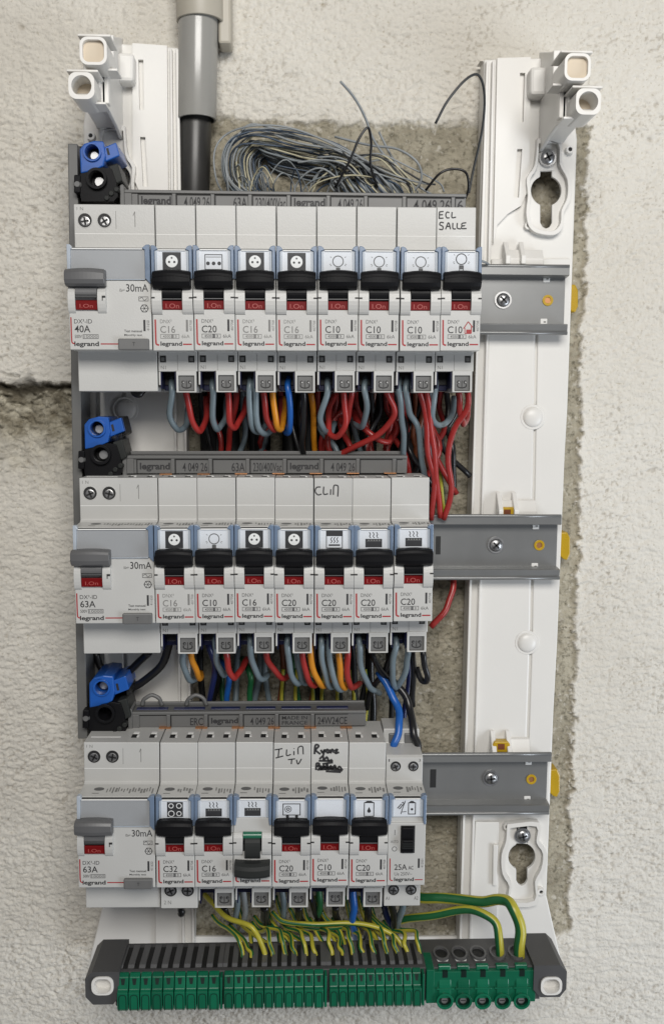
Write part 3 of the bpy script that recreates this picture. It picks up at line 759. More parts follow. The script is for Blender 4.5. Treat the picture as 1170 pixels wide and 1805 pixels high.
def icon_mesh(kind):
    if ('ic', kind) in _cache: return _cache[('ic', kind)]
    mb = MB(0, 0, BASE); p = .16; q = .2; cx, cz = 8.8, 15.9
    mb.box(2.2, 15.4, 11.4, NT - .3, -1.0, .1, 'paper')
    k = 'ink'
    if kind == 'socket':
        mb.rect(cx - 3.9, cx + 3.9, 11.6, cz + 3.4, p, k); mb.disc(cx, cz - .4, 2.55, q, 'label_white', 24)
        for dx in (-1.1, 1.1): mb.disc(cx + dx, cz - .7, .5, q + .04, k, 10)
        mb.disc(cx, cz + 1.0, .42, q + .04, 'grey_ink', 10)
    elif kind == 'strip':
        mb.frame(cx - 3.8, cx + 3.8, 11.8, cz + 2.4, .35, p, k); mb.rect(cx - 3.2, cx + 3.2, cz + 1.1, cz + 1.4, p, 'pale_ink')
        for dx in (-2.4, 0, 2.4): mb.disc(cx + dx, cz - 1.4, .8, p, k, 14)
    elif kind in ('bulb', 'bulb_up'):
        dz = 0 if kind == 'bulb' else 1.2
        mb.loop(cx, cz - .2 + dz, 2.45, .4, p, 'grey_ink' if kind == 'bulb' else k); mb.rect(cx - .9, cx + .9, 11.6 if not dz else 12.6, cz - 2.8 + dz, p, 'grey_ink')
        if dz: mb.frame(cx - 1.0, cx + 1.0, 11.7, 14.2, .3, q, k)
        for a in (-150, -30, 30, 150, 200, 340):
            a = math.radians(a); mb.stroke([(cx + 3.2 * math.cos(a), cz - .2 + dz + 3.2 * math.sin(a)), (cx + 3.9 * math.cos(a), cz - .2 + dz + 3.9 * math.sin(a))], .25, p, 'pale_ink')
    elif kind == 'oven':
        mb.rect(cx - 3.7, cx + 3.7, cz + 1.4, cz + 3.6, p, k); mb.frame(cx - 3.7, cx + 3.7, 11.6, cz + 1.5, .35, p, k); mb.rect(cx - 2.5, cx + 2.5, 12.7, 13.4, p, k)
        for dx in (-1.3, 0, 1.3): mb.stroke([(cx + dx - .3, 14.0), (cx + dx + .3, 14.8), (cx + dx - .3, 15.6), (cx + dx + .3, 16.6)], .35, p, k)
    elif kind == 'heater':
        mb.rect(cx - 3.7, cx + 3.7, 12.0, 15.8, p, k); mb.rect(cx - 3.3, cx + 3.3, 14.6, 14.9, q, 'grey_ink')
        for dx in (-1.6, 0, 1.6): mb.stroke([(cx + dx + .3, 16.2), (cx + dx - .3, 17.0), (cx + dx + .1, 17.8), (cx + dx - .4, 18.8)], .35, p, k)
        for i in range(5): mb.rect(cx - 2.6 + i * 1.2, cx - 1.9 + i * 1.2, 14.9, 15.5, q, 'pale_ink')
    elif kind == 'hob':
        mb.rect(cx - 3.6, cx + 3.6, 11.9, 19.0, p, k)
        for dx, dz, r in ((-1.8, 1.7, 1.2), (1.8, 1.7, 1.3), (-1.7, -2.0, 1.5), (1.8, -2.0, 1.2)): mb.loop(cx + dx, 15.5 + dz, r, .35, q, 'label_white')
    elif kind == 'pump':
        mb.frame(cx - 4.1, cx + 4.1, 12.6, 18.3, .4, p, k); mb.loop(cx - 1.6, 15.6, 1.6, .3, p, k); mb.loop(cx - 1.6, 15.6, .8, .4, p, k)
        for dx in (-1.9, 2.3): mb.disc(cx + dx, 12.1, .75, p, k, 12)
    elif kind == 'tank':
        mb.frame(cx - 2.4, cx + 2.4, 11.7, 18.6, .4, p, k); mb.flat([(cx - 2.2, 18.5), (cx + 2.2, 18.5), (cx + .9, 19.3), (cx - .9, 19.3)], p, k)
        mb.disc(cx, 14.4, .85, p, k, 14); mb.flat([(cx - .7, 14.8), (cx + .7, 14.8), (cx, 16.4)], q, k)
    elif kind == 'shower':
        for i in range(3):
            mb.stroke([(cx - 4.6 + i * 1.0, 15.4 + i * 1.3), (cx - 3.6 + i * .9, 16.6 + i * .9)], .45, p, k)
            mb.stroke([(cx - 3.8 + i * .9, 15.0 + i * 1.2), (cx - 2.7 + i * .8, 16.2 + i * 1.0)], .45, p, k)
        mb.stroke([(cx - 3.0, 12.6), (cx - 2.2, 15.4), (cx - 1.0, 19.0)], .35, p, k); mb.stroke([(cx - 2.6, 13.6), (cx - .4, 13.8)], .3, p, k)
        mb.frame(cx + .3, cx + 3.9, 12.4, 18.2, .4, p, k); mb.flat([(cx + .6, 18.1), (cx + 3.6, 18.1), (cx + 2.6, 18.9), (cx + 1.4, 18.9)], p, k); mb.disc(cx + 2.1, 14.9, .6, p, k, 10)
    _cache[('ic', kind)] = mb.mesh('label_strip'); return _cache[('ic', kind)]

HAND = {   # felt-pen strokes on the upper face, in the device's own coordinates
 'ecl': [[(1.2, 39.6), (1.1, 36.6)], [(1.2, 39.5), (3.0, 39.7)], [(1.1, 38.2), (2.8, 38.3)], [(1.0, 36.7), (3.0, 36.8)], [(5.6, 39.2), (4.5, 39.4), (4.0, 38.2), (4.5, 37.0), (5.7, 37.0)], [(6.8, 39.5), (6.8, 37.1), (8.6, 37.3)],
         [(3.2, 34.8), (1.8, 35.0), (1.4, 34.0), (2.8, 33.2), (2.6, 31.9), (1.1, 32.0)], [(4.0, 32.0), (5.3, 34.9), (6.2, 32.0)], [(4.4, 33.2), (6.0, 33.3)], [(7.2, 34.8), (7.3, 32.4), (8.6, 32.2)], [(9.2, 34.8), (9.2, 32.6), (10.8, 32.2)], [(13.2, 34.9), (11.4, 34.6), (11.3, 33.6), (12.6, 33.6), (11.3, 33.4), (11.2, 32.4), (13.4, 32.4)]],
 'clim': [[(3.0, 37.6), (1.2, 37.4), (.5, 35.6), (1.8, 34.0), (3.4, 34.4)], [(4.4, 37.8), (4.4, 34.4), (6.4, 34.5)], [(7.6, 36.6), (7.5, 34.0)], [(8.8, 34.0), (9.0, 38.0), (10.2, 38.4), (11.0, 37.6), (10.8, 33.2)]],
 'climtv': [[(.6, 38.2), (4.2, 38.8)], [(2.6, 38.6), (2.2, 34.6)], [(1.0, 34.2), (4.6, 35.2)], [(6.2, 38.4), (6.2, 35.4), (8.2, 36.0)], [(9.6, 37.6), (9.6, 35.6)], [(9.6, 38.7), (9.6, 39.0)], [(11.6, 36.0), (11.6, 39.2), (13.6, 39.8), (14.0, 36.0)],
            [(6.8, 33.4), (10.2, 33.8)], [(8.6, 33.6), (8.4, 31.2)], [(10.8, 33.4), (11.6, 31.2), (13.2, 33.8)]],
 'scrawl': [[(1.6, 35.6), (2.0, 40.0), (3.6, 39.6), (2.2, 37.6), (4.4, 35.6)], [(4.6, 37.8), (5.4, 36.2), (6.4, 38.0), (5.6, 34.6)], [(6.8, 36.4), (7.6, 38.0), (8.4, 36.4), (7.2, 36.4)], [(8.8, 38.0), (9.2, 36.2), (10.0, 38.0), (10.8, 36.2)], [(11.0, 37.2), (12.4, 38.0), (11.4, 36.0), (13.2, 36.6)],
            [(4.0, 33.2), (5.6, 34.6), (6.0, 32.6), (7.4, 34.2), (8.4, 32.4), (10.0, 33.0)], [(3.6, 32.4), (10.4, 32.2)],
            [(2.4, 27.8), (2.6, 31.0), (4.0, 30.8), (3.0, 29.2)], [(4.2, 29.8), (5.0, 28.0), (6.0, 30.2), (6.8, 28.0), (7.6, 31.2), (8.2, 28.0), (9.4, 30.0), (10.0, 28.0), (11.2, 30.2), (12.2, 28.0), (13.4, 29.6), (15.0, 27.6)], [(5.4, 30.8), (10.4, 31.6)], [(3.4, 28.6), (8.6, 29.0), (14.4, 27.8)], [(3.0, 28.0), (9.0, 28.2), (14.8, 27.4)], [(7.0, 27.2), (14.2, 26.8)], [(3.0, 30.2), (6.0, 29.4), (12.0, 29.2)]]}
def device(k, X, name, ro=None):
    x, z = row_pt(k, X, 0)
    e = empty(name, x, z + random.uniform(-.12, .12), BASE + random.uniform(-.3, .3), ROWS[k][2] + random.uniform(-.0016, .0016))
    e.rotation_euler.x = random.uniform(-.004, .004); e.rotation_euler.z = random.uniform(-.004, .004)
    return e
WHERE = {}
def breaker(k, i, rating, icon, label, fade=False, off=False, hand=None, house=False, bottom='plug'):
    e = device(k, i * PITCH, 'circuit_breaker')
    tag(e, label, 'circuit breaker', 'breakers in the %s row' % ROWNAME[k])
    link('casing', casing_mesh(rating, fade, bottom), e)
    if bottom == 'plug':
        link('wire_entry', term_mesh('entry'), e)
        t = link('terminal', term_mesh('plug'), e); link('screw_insert', tscrew_mesh(), t)
    link('label_strip', icon_mesh(icon), e); link('label_cover', cover_mesh(), e)
    link('toggle', toggle_mesh('off' if off else 'on', 'dark_grip' if off else 'black'), e)
    link('indicator', flag_mesh('off' if off else 'on'), e)
    if hand:
        mb = MB(0, 0, BASE)
        for s_ in HAND[hand]: mb.stroke(s_, 1.0 if hand == 'scrawl' else .58, BP + .06, 'ink')
        mb.build('handwriting', e)
    if house:
        mb = MB(0, 0, BASE)
        mb.stroke([(10.2, -12.6), (12.2, -9.6)], .4, .09, 'red_ink'); mb.stroke([(12.2, -9.6), (14.2, -12.0)], .4, .09, 'red_ink')
        mb.stroke([(10.8, -12.2), (10.8, -14.6)], .3, .09, 'red_ink'); mb.stroke([(13.6, -11.6), (13.6, -14.6)], .4, .09, 'red_ink'); mb.rect(11.4, 13.4, -14.6, -13.0, .1, 'red_ink'); mb.rect(10.8, 13.6, -14.8, -14.5, .11, 'red_ink')
        mb.build('house_emblem', e)
    return e
def rcd(k, rating, label):
    e = device(k, -2 * PITCH, 'residual_current_device'); w = 35.1
    tag(e, label, 'residual current device', 'residual current devices')
    mb = MB(0, 0, BASE)
    mb.prof(CASE[:-1] + [(-1.0, 7.4), (0, 7.2), (0, NB), (-14.0, NB), (-14.0, BOT), (-46, BOT)], .1, w, 'case', bevel=.32)
    for x0, x1 in ((.12, 3.2), (12.6, 16.2)): barrel(mb, x0, x1, -1.2, 5.6, 2.2, 'case', p=-.2)
    mb.box(3.2, 12.6, -5.3, 4.4, -3, .05, 'void'); mb.box(14.6, 16.1, -.4, .5, 1.6, 2.05, 'void'); mb.box(14.6, 15.0, -1.6, .5, 1.6, 2.0, 'void')
    mb.rect(.3, w - .2, 28.9, 29.15, BP + .03, 'label_white')
    for x in (4.8, 13.3): screw_hole(mb, x, 34.7, BP, 3.0)
    mb.rect(18.2, 18.4, 31, 38.8, BP + .03, 'pale_ink')
    mb.stroke([(26.6, 32.0), (26.6, 38.4)], .3, BP + .03, 'pale_ink'); mb.stroke([(25.8, 36.8), (26.6, 38.6)], .3, BP + .03, 'pale_ink')
    mb.text('1 N', 1.4, 4.2, 39.0, 40.4, BP + .03, 'pale_ink')
    top_slots(mb, (22.5, 31)); mb.box(2, 16, TOP - .4, TOP + .06, -22.5, -21.5, 'label_white'); shelf_marks(mb, 3, w - 4)
    p = .05
    mb.stroke([(.9, -8.4), (.9, -14), (.95, -18.0), (1.2, -19.2), (2.2, -19.6)], .55, p, 'red_ink')
    mb.text('DX³-ID', 2.2, 9.8, -11.0, -9.2, p, 'ink'); mb.text(rating, 2.3, 9.0, -14.8, -11.8, p, 'ink', .4)
    mb.text('500V', 2.3, 5.3, -17.2, -15.8, p, 'ink'); mb.frame(5.7, 12.4, -17.5, -15.6, .25, p, 'grey_ink'); mb.text('10000', 6.2, 11.9, -17.1, -16, p, 'grey_ink')
    mb.text('legrand', 2.0, 12.5, -21.2, -18.6, p, 'ink', 1.3); mb.rect(13.2, 20.8, -19.9, -19.4, p, 'red_ink')
    mb.text('30mA', 24.6, 34.0, 2.4, 5.6, p, 'ink', .3); mb.text('I∆n=', 21.8, 24.0, 2.5, 3.7, p, 'ink')
    mb.frame(29.8, 34.0, -1.6, .4, .25, p, 'grey_ink'); mb.stroke([(30.3, -.6), (31.2, .1), (32.2, -1.2), (33.4, -.4)], .25, p, 'grey_ink')
    c_ = (32.2, -4.6)
    for i in range(6):
        a = math.pi / 3 * i; mb.stroke([(c_[0] + 1.7 * math.cos(a), c_[1] + 1.7 * math.sin(a)), (c_[0] + 1.7 * math.cos(a + 1.05), c_[1] + 1.7 * math.sin(a + 1.05))], .32, p, 'ink'); mb.stroke([c_, (c_[0] + 1.5 * math.cos(a), c_[1] + 1.5 * math.sin(a))], .2, p, 'ink')
    mb.rect(31.6, 32.5, -14.2, -9.4, p, 'ink'); mb.text('411650', 33.0, 34.2, -14, -9.6, p, 'grey_ink', rot=True)
    mb.text('Test mensuel', 23.4, 31.0, -14.7, -13.6, p, 'ink', .5); mb.text('Monthly test', 23.4, 31.0, -16.5, -15.4, p, 'ink', .5)
    mb.build('casing', e)
    mb = MB(0, 0, BASE)
    mb.box(.3, w - 1.9, 7.6, NT - .2, -1.0, .1, 'grey_paper'); mb.build('label_strip', e)
    mb = MB(0, 0, BASE)
    mb.out([(.1, 8), (.1, 22), (1.4, 22), (2.4, NT), (1.6, NT - .8), (1.6, 8)], -2, 1.1, 'clear_rib', bevel=.25)
    mb.out([(w, 5.5), (w, 22), (w - 1.6, 22), (w - 3.4, NT), (w - 2.2, NT - .7), (w - 2.2, 8)], -2, 1.1, 'blue_rib', bevel=.25)
    mb.box(2.2, w - 3.2, NT - .55, NT - .1, -1.0, .9, 'label_white', bevel=.1); mb.box(2.2, w - 3.2, NT - .05, NT + .2, -1.0, .3, 'void')
    mb.box(1.7, w - 2.3, 7.7, NT - .6, .3, .7, 'clear', bevel=.1); mb.box(13, w - 2.3, 7.3, 7.6, -.5, .75, 'clear_rib')
    mb.build('label_cover', e)
    mb = MB(0, 0, BASE)
    pts = [(-.2, 11.5), (2.8, 11.6), (4.2, 11.0), (4.9, 9.7), (4.9, 7.3), (4.2, 5.6), (2.8, 4.7), (-.2, 4.6)]
    arc = lambda u, p, z: (.5 if z > 8 else -.1) * (1 - (2 * u - 1) ** 2) - .3
    bul = lambda u, p, z: (.8 * (1 - (2 * u - 1) ** 2) if p > 2 else 0)
    mb.prof(pts, -.5, 16.4, 'grey_grip', bevel=.35, n=10, dz=arc, dp=bul); barrel(mb, 3.3, 12.4, 1.8, 3.2, 1.9, 'grey_grip')
    for zz in (.8, -.3): mb.box(3.4, 12.3, zz - .12, zz + .12, 0, 2.0, 'dark_grip')
    mb.build('toggle', e)
    mb = MB(0, 0, BASE); mb.box(3.25, 12.5, -5.3, -1.4, -.4, 1.2, 'red_flag', bevel=.2); mb.text('I.On', 5, 10.6, -4.5, -2.9, 1.25, 'flag_text'); mb.build('indicator', e)
    mb = MB(0, 0, BASE); mb.out(rrect(20.9, 34.0, NB - .2, -17.4, .6), -1, 1.6, 'insert', bevel=.5); mb.text('T', 27.0, 28.2, -20.6, -19.0, 1.64, 'ink'); mb.build('test_button', e)
    return e
def contactor(k, i):
    e = device(k, i * PITCH, 'contactor')
    tag(e, 'slim 25A contactor with shower icon and small black slide switch, right end of bottom row', 'contactor')
    mb = MB(0, 0, BASE)
    mb.prof([(-46, 42.6), (-30, 42.6), (-29.4, 35.6), (-16, 34.8), (BP, 33.8), (BP, 22.6), (BP + 1.2, 21.7), (-1, NT + .5), (-1, 8.4), (0, 8.2), (0, NB), (-13.2, NB), (-13.2, BOT), (-46, BOT)], .1, W1, 'case', bevel=.32)
    for x in (4.6, 13.0): screw_hole(mb, x, 29.6, BP, 2.5); screw_hole(mb, x, -31.4, -13.2, 2.7)
    for x in (5.0, 12.6): mb.box(x - 2.4, x + 2.4, 35.5, 40.5, -31, -29.0, 'insert', bevel=.5)
    mb.text('1', 1.2, 1.8, 31.9, 33.2, BP + .03, 'grey_ink'); mb.text('3', 15.5, 16.5, 31.9, 33.2, BP + .03, 'grey_ink')
    mb.text('A1', .9, 2.8, -36.5, -34.8, -13.15, 'grey_ink'); mb.text('A2', 14.6, 16.6, -36.5, -34.8, -13.15, 'grey_ink')
    shelf_marks(mb, 0, W1); p = .05
    mb.text('I', 3.1, 3.4, 2.4, 5.0, p, 'grey_ink'); mb.text('AUTO', 1.4, 4.9, -1.4, -.1, p, 'grey_ink'); mb.loop(3.2, -4.3, 1.2, .3, p, 'grey_ink')
    mb.stroke([(1.25, -8.9), (1.3, -14), (1.35, -18.3), (1.6, -19.4), (2.7, -19.75)], .5, p, 'red_ink')
    mb.text('25A', 3.3, 9.2, -14.6, -11.8, p, 'ink', .3); mb.text('AC', 9.8, 12.2, -14.4, -12.6, p, 'ink', .4); mb.text('Ue 250V~', 3.4, 11.6, -17.3, -15.6, p, 'grey_ink')
    mb.text('legrand', 3.3, 12.5, -20.6, -18.2, p, 'ink', 1.3); mb.rect(12.9, 16.6, -19.6, -19.15, p, 'red_ink')
    mb.rect(14.2, 15.1, -13.6, -9.0, p, 'ink'); mb.text('412501', 15.7, 16.8, -13.4, -9.2, p, 'grey_ink', rot=True)
    mb.box(5.9, 12.6, -6.3, 7.0, -2, .06, 'void')
    mb.build('casing', e)
    link('label_strip', icon_mesh('shower'), e); link('label_cover', cover_mesh(), e)
    mb = MB(0, 0, BASE); mb.box(6.4, 12.1, -5.8, 6.4, -1, 1.4, 'black', bevel=.4); mb.box(6.5, 12.0, -3.6, 1.2, 1, 3.0, 'black', bevel=.6)
    for zz in (-2.6, -1.6, -.6): mb.box(6.7, 11.8, zz, zz + .35, 2.9, 3.2, 'dark_grip')
    mb.build('slide_switch', e)
rcd(0, '40A', 'wide 40A residual current switch with grey lever at the left end of the top row')
rcd(1, '63A', 'wide 63A residual current switch with grey lever at the left end of the middle row')
rcd(2, '63A', 'wide 63A residual current switch with grey lever at the left end of the bottom row')
T = [('C16', 'socket', 'C16 breaker with dark socket icon, beside the 40A switch in the top row', 1),
     ('C20', 'strip', 'C20 breaker with three-dot outlet icon in the top row', 0),
     ('C16', 'socket', 'C16 breaker with socket icon, between three-dot C20 and another socket C16, top row', 1),
     ('C16', 'socket', 'C16 breaker with socket icon, just left of the light bulb breakers, top row', 1),
     ('C10', 'bulb', 'C10 breaker with light bulb icon, right beside the socket breakers of the top row', 0),
     ('C10', 'bulb', 'C10 breaker with light bulb icon, second of the four bulb breakers in the top row', 0),
     ('C10', 'bulb', 'C10 breaker with light bulb icon, left neighbour of the handwritten one, top row', 0),
     ('C10', 'bulb_up', 'C10 breaker marked ECL SALLE by hand, with a small red house emblem', 0)]
for i, (r, ic, l, f) in enumerate(T): breaker(0, i, r, ic, l, fade=bool(f), hand='ecl' if i == 7 else None, house=i == 7)
T = [('C16', 'socket', 'C16 breaker with socket icon and faded print, beside the middle 63A switch', 1),
     ('C10', 'bulb', 'C10 breaker with light bulb icon in the middle row', 0),
     ('C16', 'socket', 'C16 breaker with socket icon, right of the bulb breaker in the middle row', 0),
     ('C20', 'socket', 'C20 breaker with socket icon in the middle row', 0),
     ('C20', 'oven', 'C20 breaker with oven icon and handwritten CLIM on its upper face', 0),
     ('C20', 'heater', 'C20 breaker with heater icon, beside the handwritten CLIM breaker, middle row', 0),
     ('C20', 'heater', 'C20 breaker with heater icon, last breaker at the right end of the middle row', 0)]
for i, (r, ic, l, f) in enumerate(T): breaker(1, i, r, ic, l, fade=bool(f), hand='clim' if i == 4 else None)
T = [('C32', 'hob', 'C32 breaker with four-ring hob icon and two round screw holes below, bottom row', 0, None),
     ('C16', 'heater', 'C16 breaker with heater icon and raised black lever, bottom row', 0, None),
     ('C16', 'heater', 'breaker switched off, lever down and green flag showing, bottom row', 0, None),
     ('C20', 'pump', 'C20 breaker with heat pump icon and handwritten I CLIM TV, bottom row', 0, 'climtv'),
     ('C10', 'blank', 'C10 breaker with blank label and scribbled-over handwriting, bottom row', 0, 'scrawl'),
     ('C20', 'tank', 'C20 breaker with water tank icon, beside the slim contactor, bottom row', 0, None)]
for i, (r, ic, l, f, h) in enumerate(T): breaker(2, i, r, ic, l, off=i == 2, hand=h, bottom='screws' if i == 0 else 'plug')
contactor(2, 6)

# ------------------------------------------------------------------ comb busbars on top of each row
BARS = [((218, 333), (822, 341), 362, ['legrand', '4 049 26', '63A', '230/400Vac', 'legrand', '4 049 26', '', '4 049 26', '26'], [242, 310, 378, 444, 512, 582, 648, 716, 802, 826], 0),
        ((222, 803), (718, 803), 839, ['legrand', '4 049 26', '63A', '230/400Vac', 'legrand', '4 049 26', '', ''], [240, 308, 374, 440, 505, 570, 634, 698, 716], 0),
        ((232, 1256), (645, 1253), 1284, ['', 'ERC', 'legrand', '4 049 26', 'MADE IN FRANCE', '24W24CE'], [234, 300, 366, 428, 491, 554, 620], 1)]
BF = -35.0
for k, (a, b, yb, words, xs, blue) in enumerate(BARS):
    (xa, za), (xb, zb_) = P(*a, BF), P(*b, BF); zlo = row_pt(k, 60, TOP)[1] + .2
    zlo = max(zlo, P(400, yb, BF)[1] - .1) if k else zlo
    zt = (za + zb_) / 2; ro = (zb_ - za) / (xb - xa)
    e = empty('comb_busbar', xa, zlo, BF - 8, ro)
    tag(e, 'long dark grey comb busbar with stamped pockets on top of the %s breaker row' % ROWNAME[k], 'busbar', 'comb busbars')
    B0 = (xa, zlo, BF - 8); zt = zt - ro * (xb - xa) / 2 if False else za
    mm = MB(*B0)
    mm.box(xa, xb, zlo, zt, BF - 12, BF - 1.0, 'busbar_grey', bevel=.3)
    mm.box(xa, xb, zt - 1.5, zt, BF - 1.2, BF, 'busbar_grey', bevel=.3)
    mm.box(xa, xb, zt, zt + 1.6, BF - 12, BF - 10.5, 'busbar_grey', bevel=.3)
    mm.box(xa, xa + 3.6, zlo, zt - 1.5, BF - 1.2, BF, 'busbar_grey', bevel=.2)
    X = [P(q, yb - 10, BF)[0] for q in xs]
    for j in range(len(X) - 1):
        mm.box(X[j], X[j + 1] - 1.8, zt - 2.2, zt - 1.5, BF - 1.05, BF - .93, 'void')
        mm.box(X[j], X[j] + .55, zlo, zt - 2.2, BF - 1.05, BF - .93, 'void')
        if j: mm.box(X[j] - 1.8, X[j], zlo, zt - 1.5, BF - 1.2, BF, 'busbar_grey', bevel=.25)
        wd = words[j] if j < len(words) else ''
        L = X[j + 1] - X[j]
        if wd:
            h = (zt - zlo); lo = zlo + (.9 if k else 2.7)
            if wd == 'MADE IN FRANCE':
                mm.text('MADE IN', X[j] + 1.6, X[j + 1] - 3.4, lo + 2.6, lo + 4.4, BF - .9, 'ink', .6); mm.text('FRANCE', X[j] + 1.6, X[j + 1] - 3.4, lo, lo + 1.9, BF - .9, 'ink', .6)
            else:
                x0 = X[j] + (1.6 if wd in ('legrand', '24W24CE', '230/400Vac') else 3.6 if len(wd) > 4 else L - 8.6); x1 = X[j + 1] - 2.3
                if x1 > x0: mm.text(wd, x0, x1, lo, zt - (3.4 if k else 2.7), BF - .9, 'ink', 1.5 if wd == 'legrand' else .5)
    mm.build('housing', e)
    # end plate at the left, a little taller
    mm = MB(*B0); mm.out([(xa - 1.6, zlo - 1), (xa - 1.6, zt + 1.4), (xa - .6, zt + 2.2), (xa + .4, zt + 1.4), (xa + .4, zlo - 1)], BF - 12, BF + 1.0, 'insert' if not blue else 'busbar_grey', bevel=.3); mm.build('end_plate', e)
    if blue:
        for hx_ in (268, 346):
            mm = MB(*B0); q_ = [P(hx_ + a_, 1240 - b_, BF - 9) for a_, b_ in ((-18, -4), (-13, 8), (0, 14), (13, 8), (18, -4))]
            mm.tube([(u_, v_, BF - 9) for u_, v_ in q_], 1.0, 'insert'); mm.build('hook', e)
        for j in range(len(X) - 1):
            mm = MB(*B0); mm.box(X[j] + 1.2, X[j + 1] - 1.6, zt - .1, zt + .35, BF - 7, BF - 3.4, 'wire_navy', bevel=.2); mm.build('blue_insert', e)
    if k:
        n = (7, 6)[k - 1]
        for j in range(n):
            xx, zz = row_pt(k, j * PITCH + (1.5 if k == 1 else 0), TOP)
            mm = MB(*B0); mm.box(xx - 3.2, xx + 2.6, zz + .05, zlo + .02 if zlo > zz + .3 else zz + .5, BF - 1, BF + 1.6, 'copper'); mm.build('copper_tooth', e)

# ------------------------------------------------------------------ blue and black feed terminals in the left channel
def feed(dx, dy, row, tilt):
    def R(pts): 
        c, s_ = math.cos(tilt), math.sin(tilt); o_ = []
        for a, b in pts:
            u, v = a - 165, b - 290; o_.append((165 + u * c - v * s_ + dx, 290 + u * s_ + v * c + dy))
        return o_
    p = -30.0
    base = P(*R([(165, 350)])[0], p)
    e = empty('feed_terminal', base[0], base[1], p - 25)
    tag(e, 'blue neutral feed terminal with round screw hole, left of the %s busbar' % ROWNAME[row], 'terminal', 'blue feed terminals')
    O = (base[0], base[1], p - 25)
    mb = MB(*O)
    hx, hz = P(*R([(163, 268)])[0], p); r = 3.3
    mb.out(Q(R([(140, 262), (148, 252), (165, 247), (182, 248), (186, 275), (182, 292), (165, 300), (142, 305)]), p), p - 24, p, 'blue_block', holes=[circ(hx, hz, r, 20)], bevel=.7)
    mb.ring(hx, hz, r + .8, r - .1, p - 6, p + 1.2, 'blue_block', bevel=.2)
    mb.build('body', e)
    mb = MB(*O); mb.out(Q(R([(182, 257), (203, 248), (210, 272), (184, 283)]), p), p - 22, p - 1.6, 'blue_block', bevel=.5)
    mb.out(Q(R([(187, 261), (191, 260), (194, 272), (190, 273)]), p - 1.6), p - 3, p - 1.5, 'void')
    mb.build('lever', e)
    mb = MB(*O); mb.cyl(hx, hz, r, p - 10, p - 6, 'void', n=18); mb.cyl(hx, hz - .4, r * .7, p - 8, p - 4.5, 'steel', n=16, bevel=.5); mb.build('screw', e)
    e2 = empty('feed_terminal', base[0], base[1], p - 25)
    tag(e2, 'black phase feed terminal just under the blue one, left of the %s busbar' % ROWNAME[row], 'terminal', 'black feed terminals')
    mb = MB(*O); hx, hz = P(*R([(170, 314)])[0], p + 1)
    mb.out(Q(R([(141, 305), (158, 300), (180, 294), (196, 296), (204, 318), (207, 345), (200, 354), (143, 354), (139, 330)]), p), p - 24, p - .5, 'black', holes=[circ(hx, hz, r + .2, 20)], bevel=1.0)
    mb.ring(hx, hz, r + 1.4, r + .1, p - 6, p + 1.8, 'black', bevel=.5)
    mb.out(Q(R([(190, 292), (207, 286), (216, 318), (205, 324), (198, 312)]), p - 2), p - 20, p - 2, 'dark_grip', bevel=.6)
    mb.out(Q(R([(131, 308), (142, 308), (142, 340), (131, 340)]), p), p - 10, p + 1, 'black', bevel=.5)
    xq, zq = P(*R([(136, 324)])[0], p + 1); mb.cyl(xq, zq, 1.8, p, p + 1.4, 'insert', n=14, r1=1.2)
    for a, b in ((196, 340), (205, 333), (188, 348)):
        xq, zq = P(*R([(a, b)])[0], p); mb.cyl(xq, zq, 1.2, p - 4, p + .4, 'dark_grip', n=12, bevel=.3)
    mb.build('body', e2)
    if row < 2:
        mb = MB(*O); mb.cyl(hx, hz, r + .2, p - 10, p - 6, 'void', n=18); mb.cyl(hx + .3, hz - .3, r * .8, p - 8, p - 4, 'steel', n=16, bevel=.6); mb.build('screw', e2)
    mb = MB(*O); mb.out(Q(R([(202, 268), (208, 280), (225, 345), (214, 345)]), p - 14), p - 18, p - 13, 'insert', bevel=.4) if row == 0 else mb.out(Q(R([(200, 246), (208, 246), (216, 276), (208, 282)]), p - 6), p - 20, p - 5, 'sheath', bevel=.4)
    mb.build('side_arm', e2)
feed(0, 0, 0, 0.0); feed(8, 487, 1, 0.02); feed(16, 944, 2, 0.03)

# ------------------------------------------------------------------ conduit and feed cable at the top
(xa, za), (xb, zb_) = P(313, 25, -58), P(389, 205, -58)
cx = (P(313, 25, -58)[0] + P(388, 25, -58)[0]) / 2; cx2 = (P(311, 200, -58)[0] + P(379, 200, -58)[0]) / 2; rr = 9.7
e = empty('cable_conduit', cx2, zb_, -62); tag(e, 'grey plastic conduit tube hanging down with a beige coupling at its top', 'conduit')
K0 = (cx2, zb_, -62)
def vtube(mb, x0, z0, x1, z1, p, r0, r1, m, ri=None, n=40, bevel=.25):
    vs_, fs = [], []
    for (x, z, r) in ((x0, z0, r0), (x1, z1, r1)) + (((x1, z1, ri), (x0, z0, ri)) if ri else ()):
        for j in range(n): a = 2 * math.pi * j / n; vs_.append((x + r * math.cos(a), z, p + r * math.sin(a)))
    L = 4 if ri else 2
    for i in range(L if ri else 1):
        for j in range(n): A, B = (i % L) * n, ((i + 1) % L) * n; fs.append((A + j, A + (j + 1) % n, B + (j + 1) % n, B + j))
    if not ri: fs += [tuple(range(n)), tuple(range(n, 2 * n))]
    mb.add(vs_, fs, m, bevel=bevel, smooth=True, ang=50)
mb = MB(*K0); vtube(mb, cx, za + 40, cx2, zb_, -64, rr, rr - .35, 'conduit_grey', ri=rr - 1.6); mb.build('pipe', e)
mb = MB(*K0); vtube(mb, cx - .3, za + 60, cx, za - 1.0, -64, rr + 1.9, rr + 1.6, 'coupling', ri=rr + .1)
mb.box(cx + rr - 1, cx + rr + 5.2, za - 11, za + 50, -75, -62, 'coupling', bevel=1.2); mb.build('coupling', e)
mb = MB(*K0); x0 = P(344, 200, -66)[0]; x1 = P(338, 330, -66)[0]
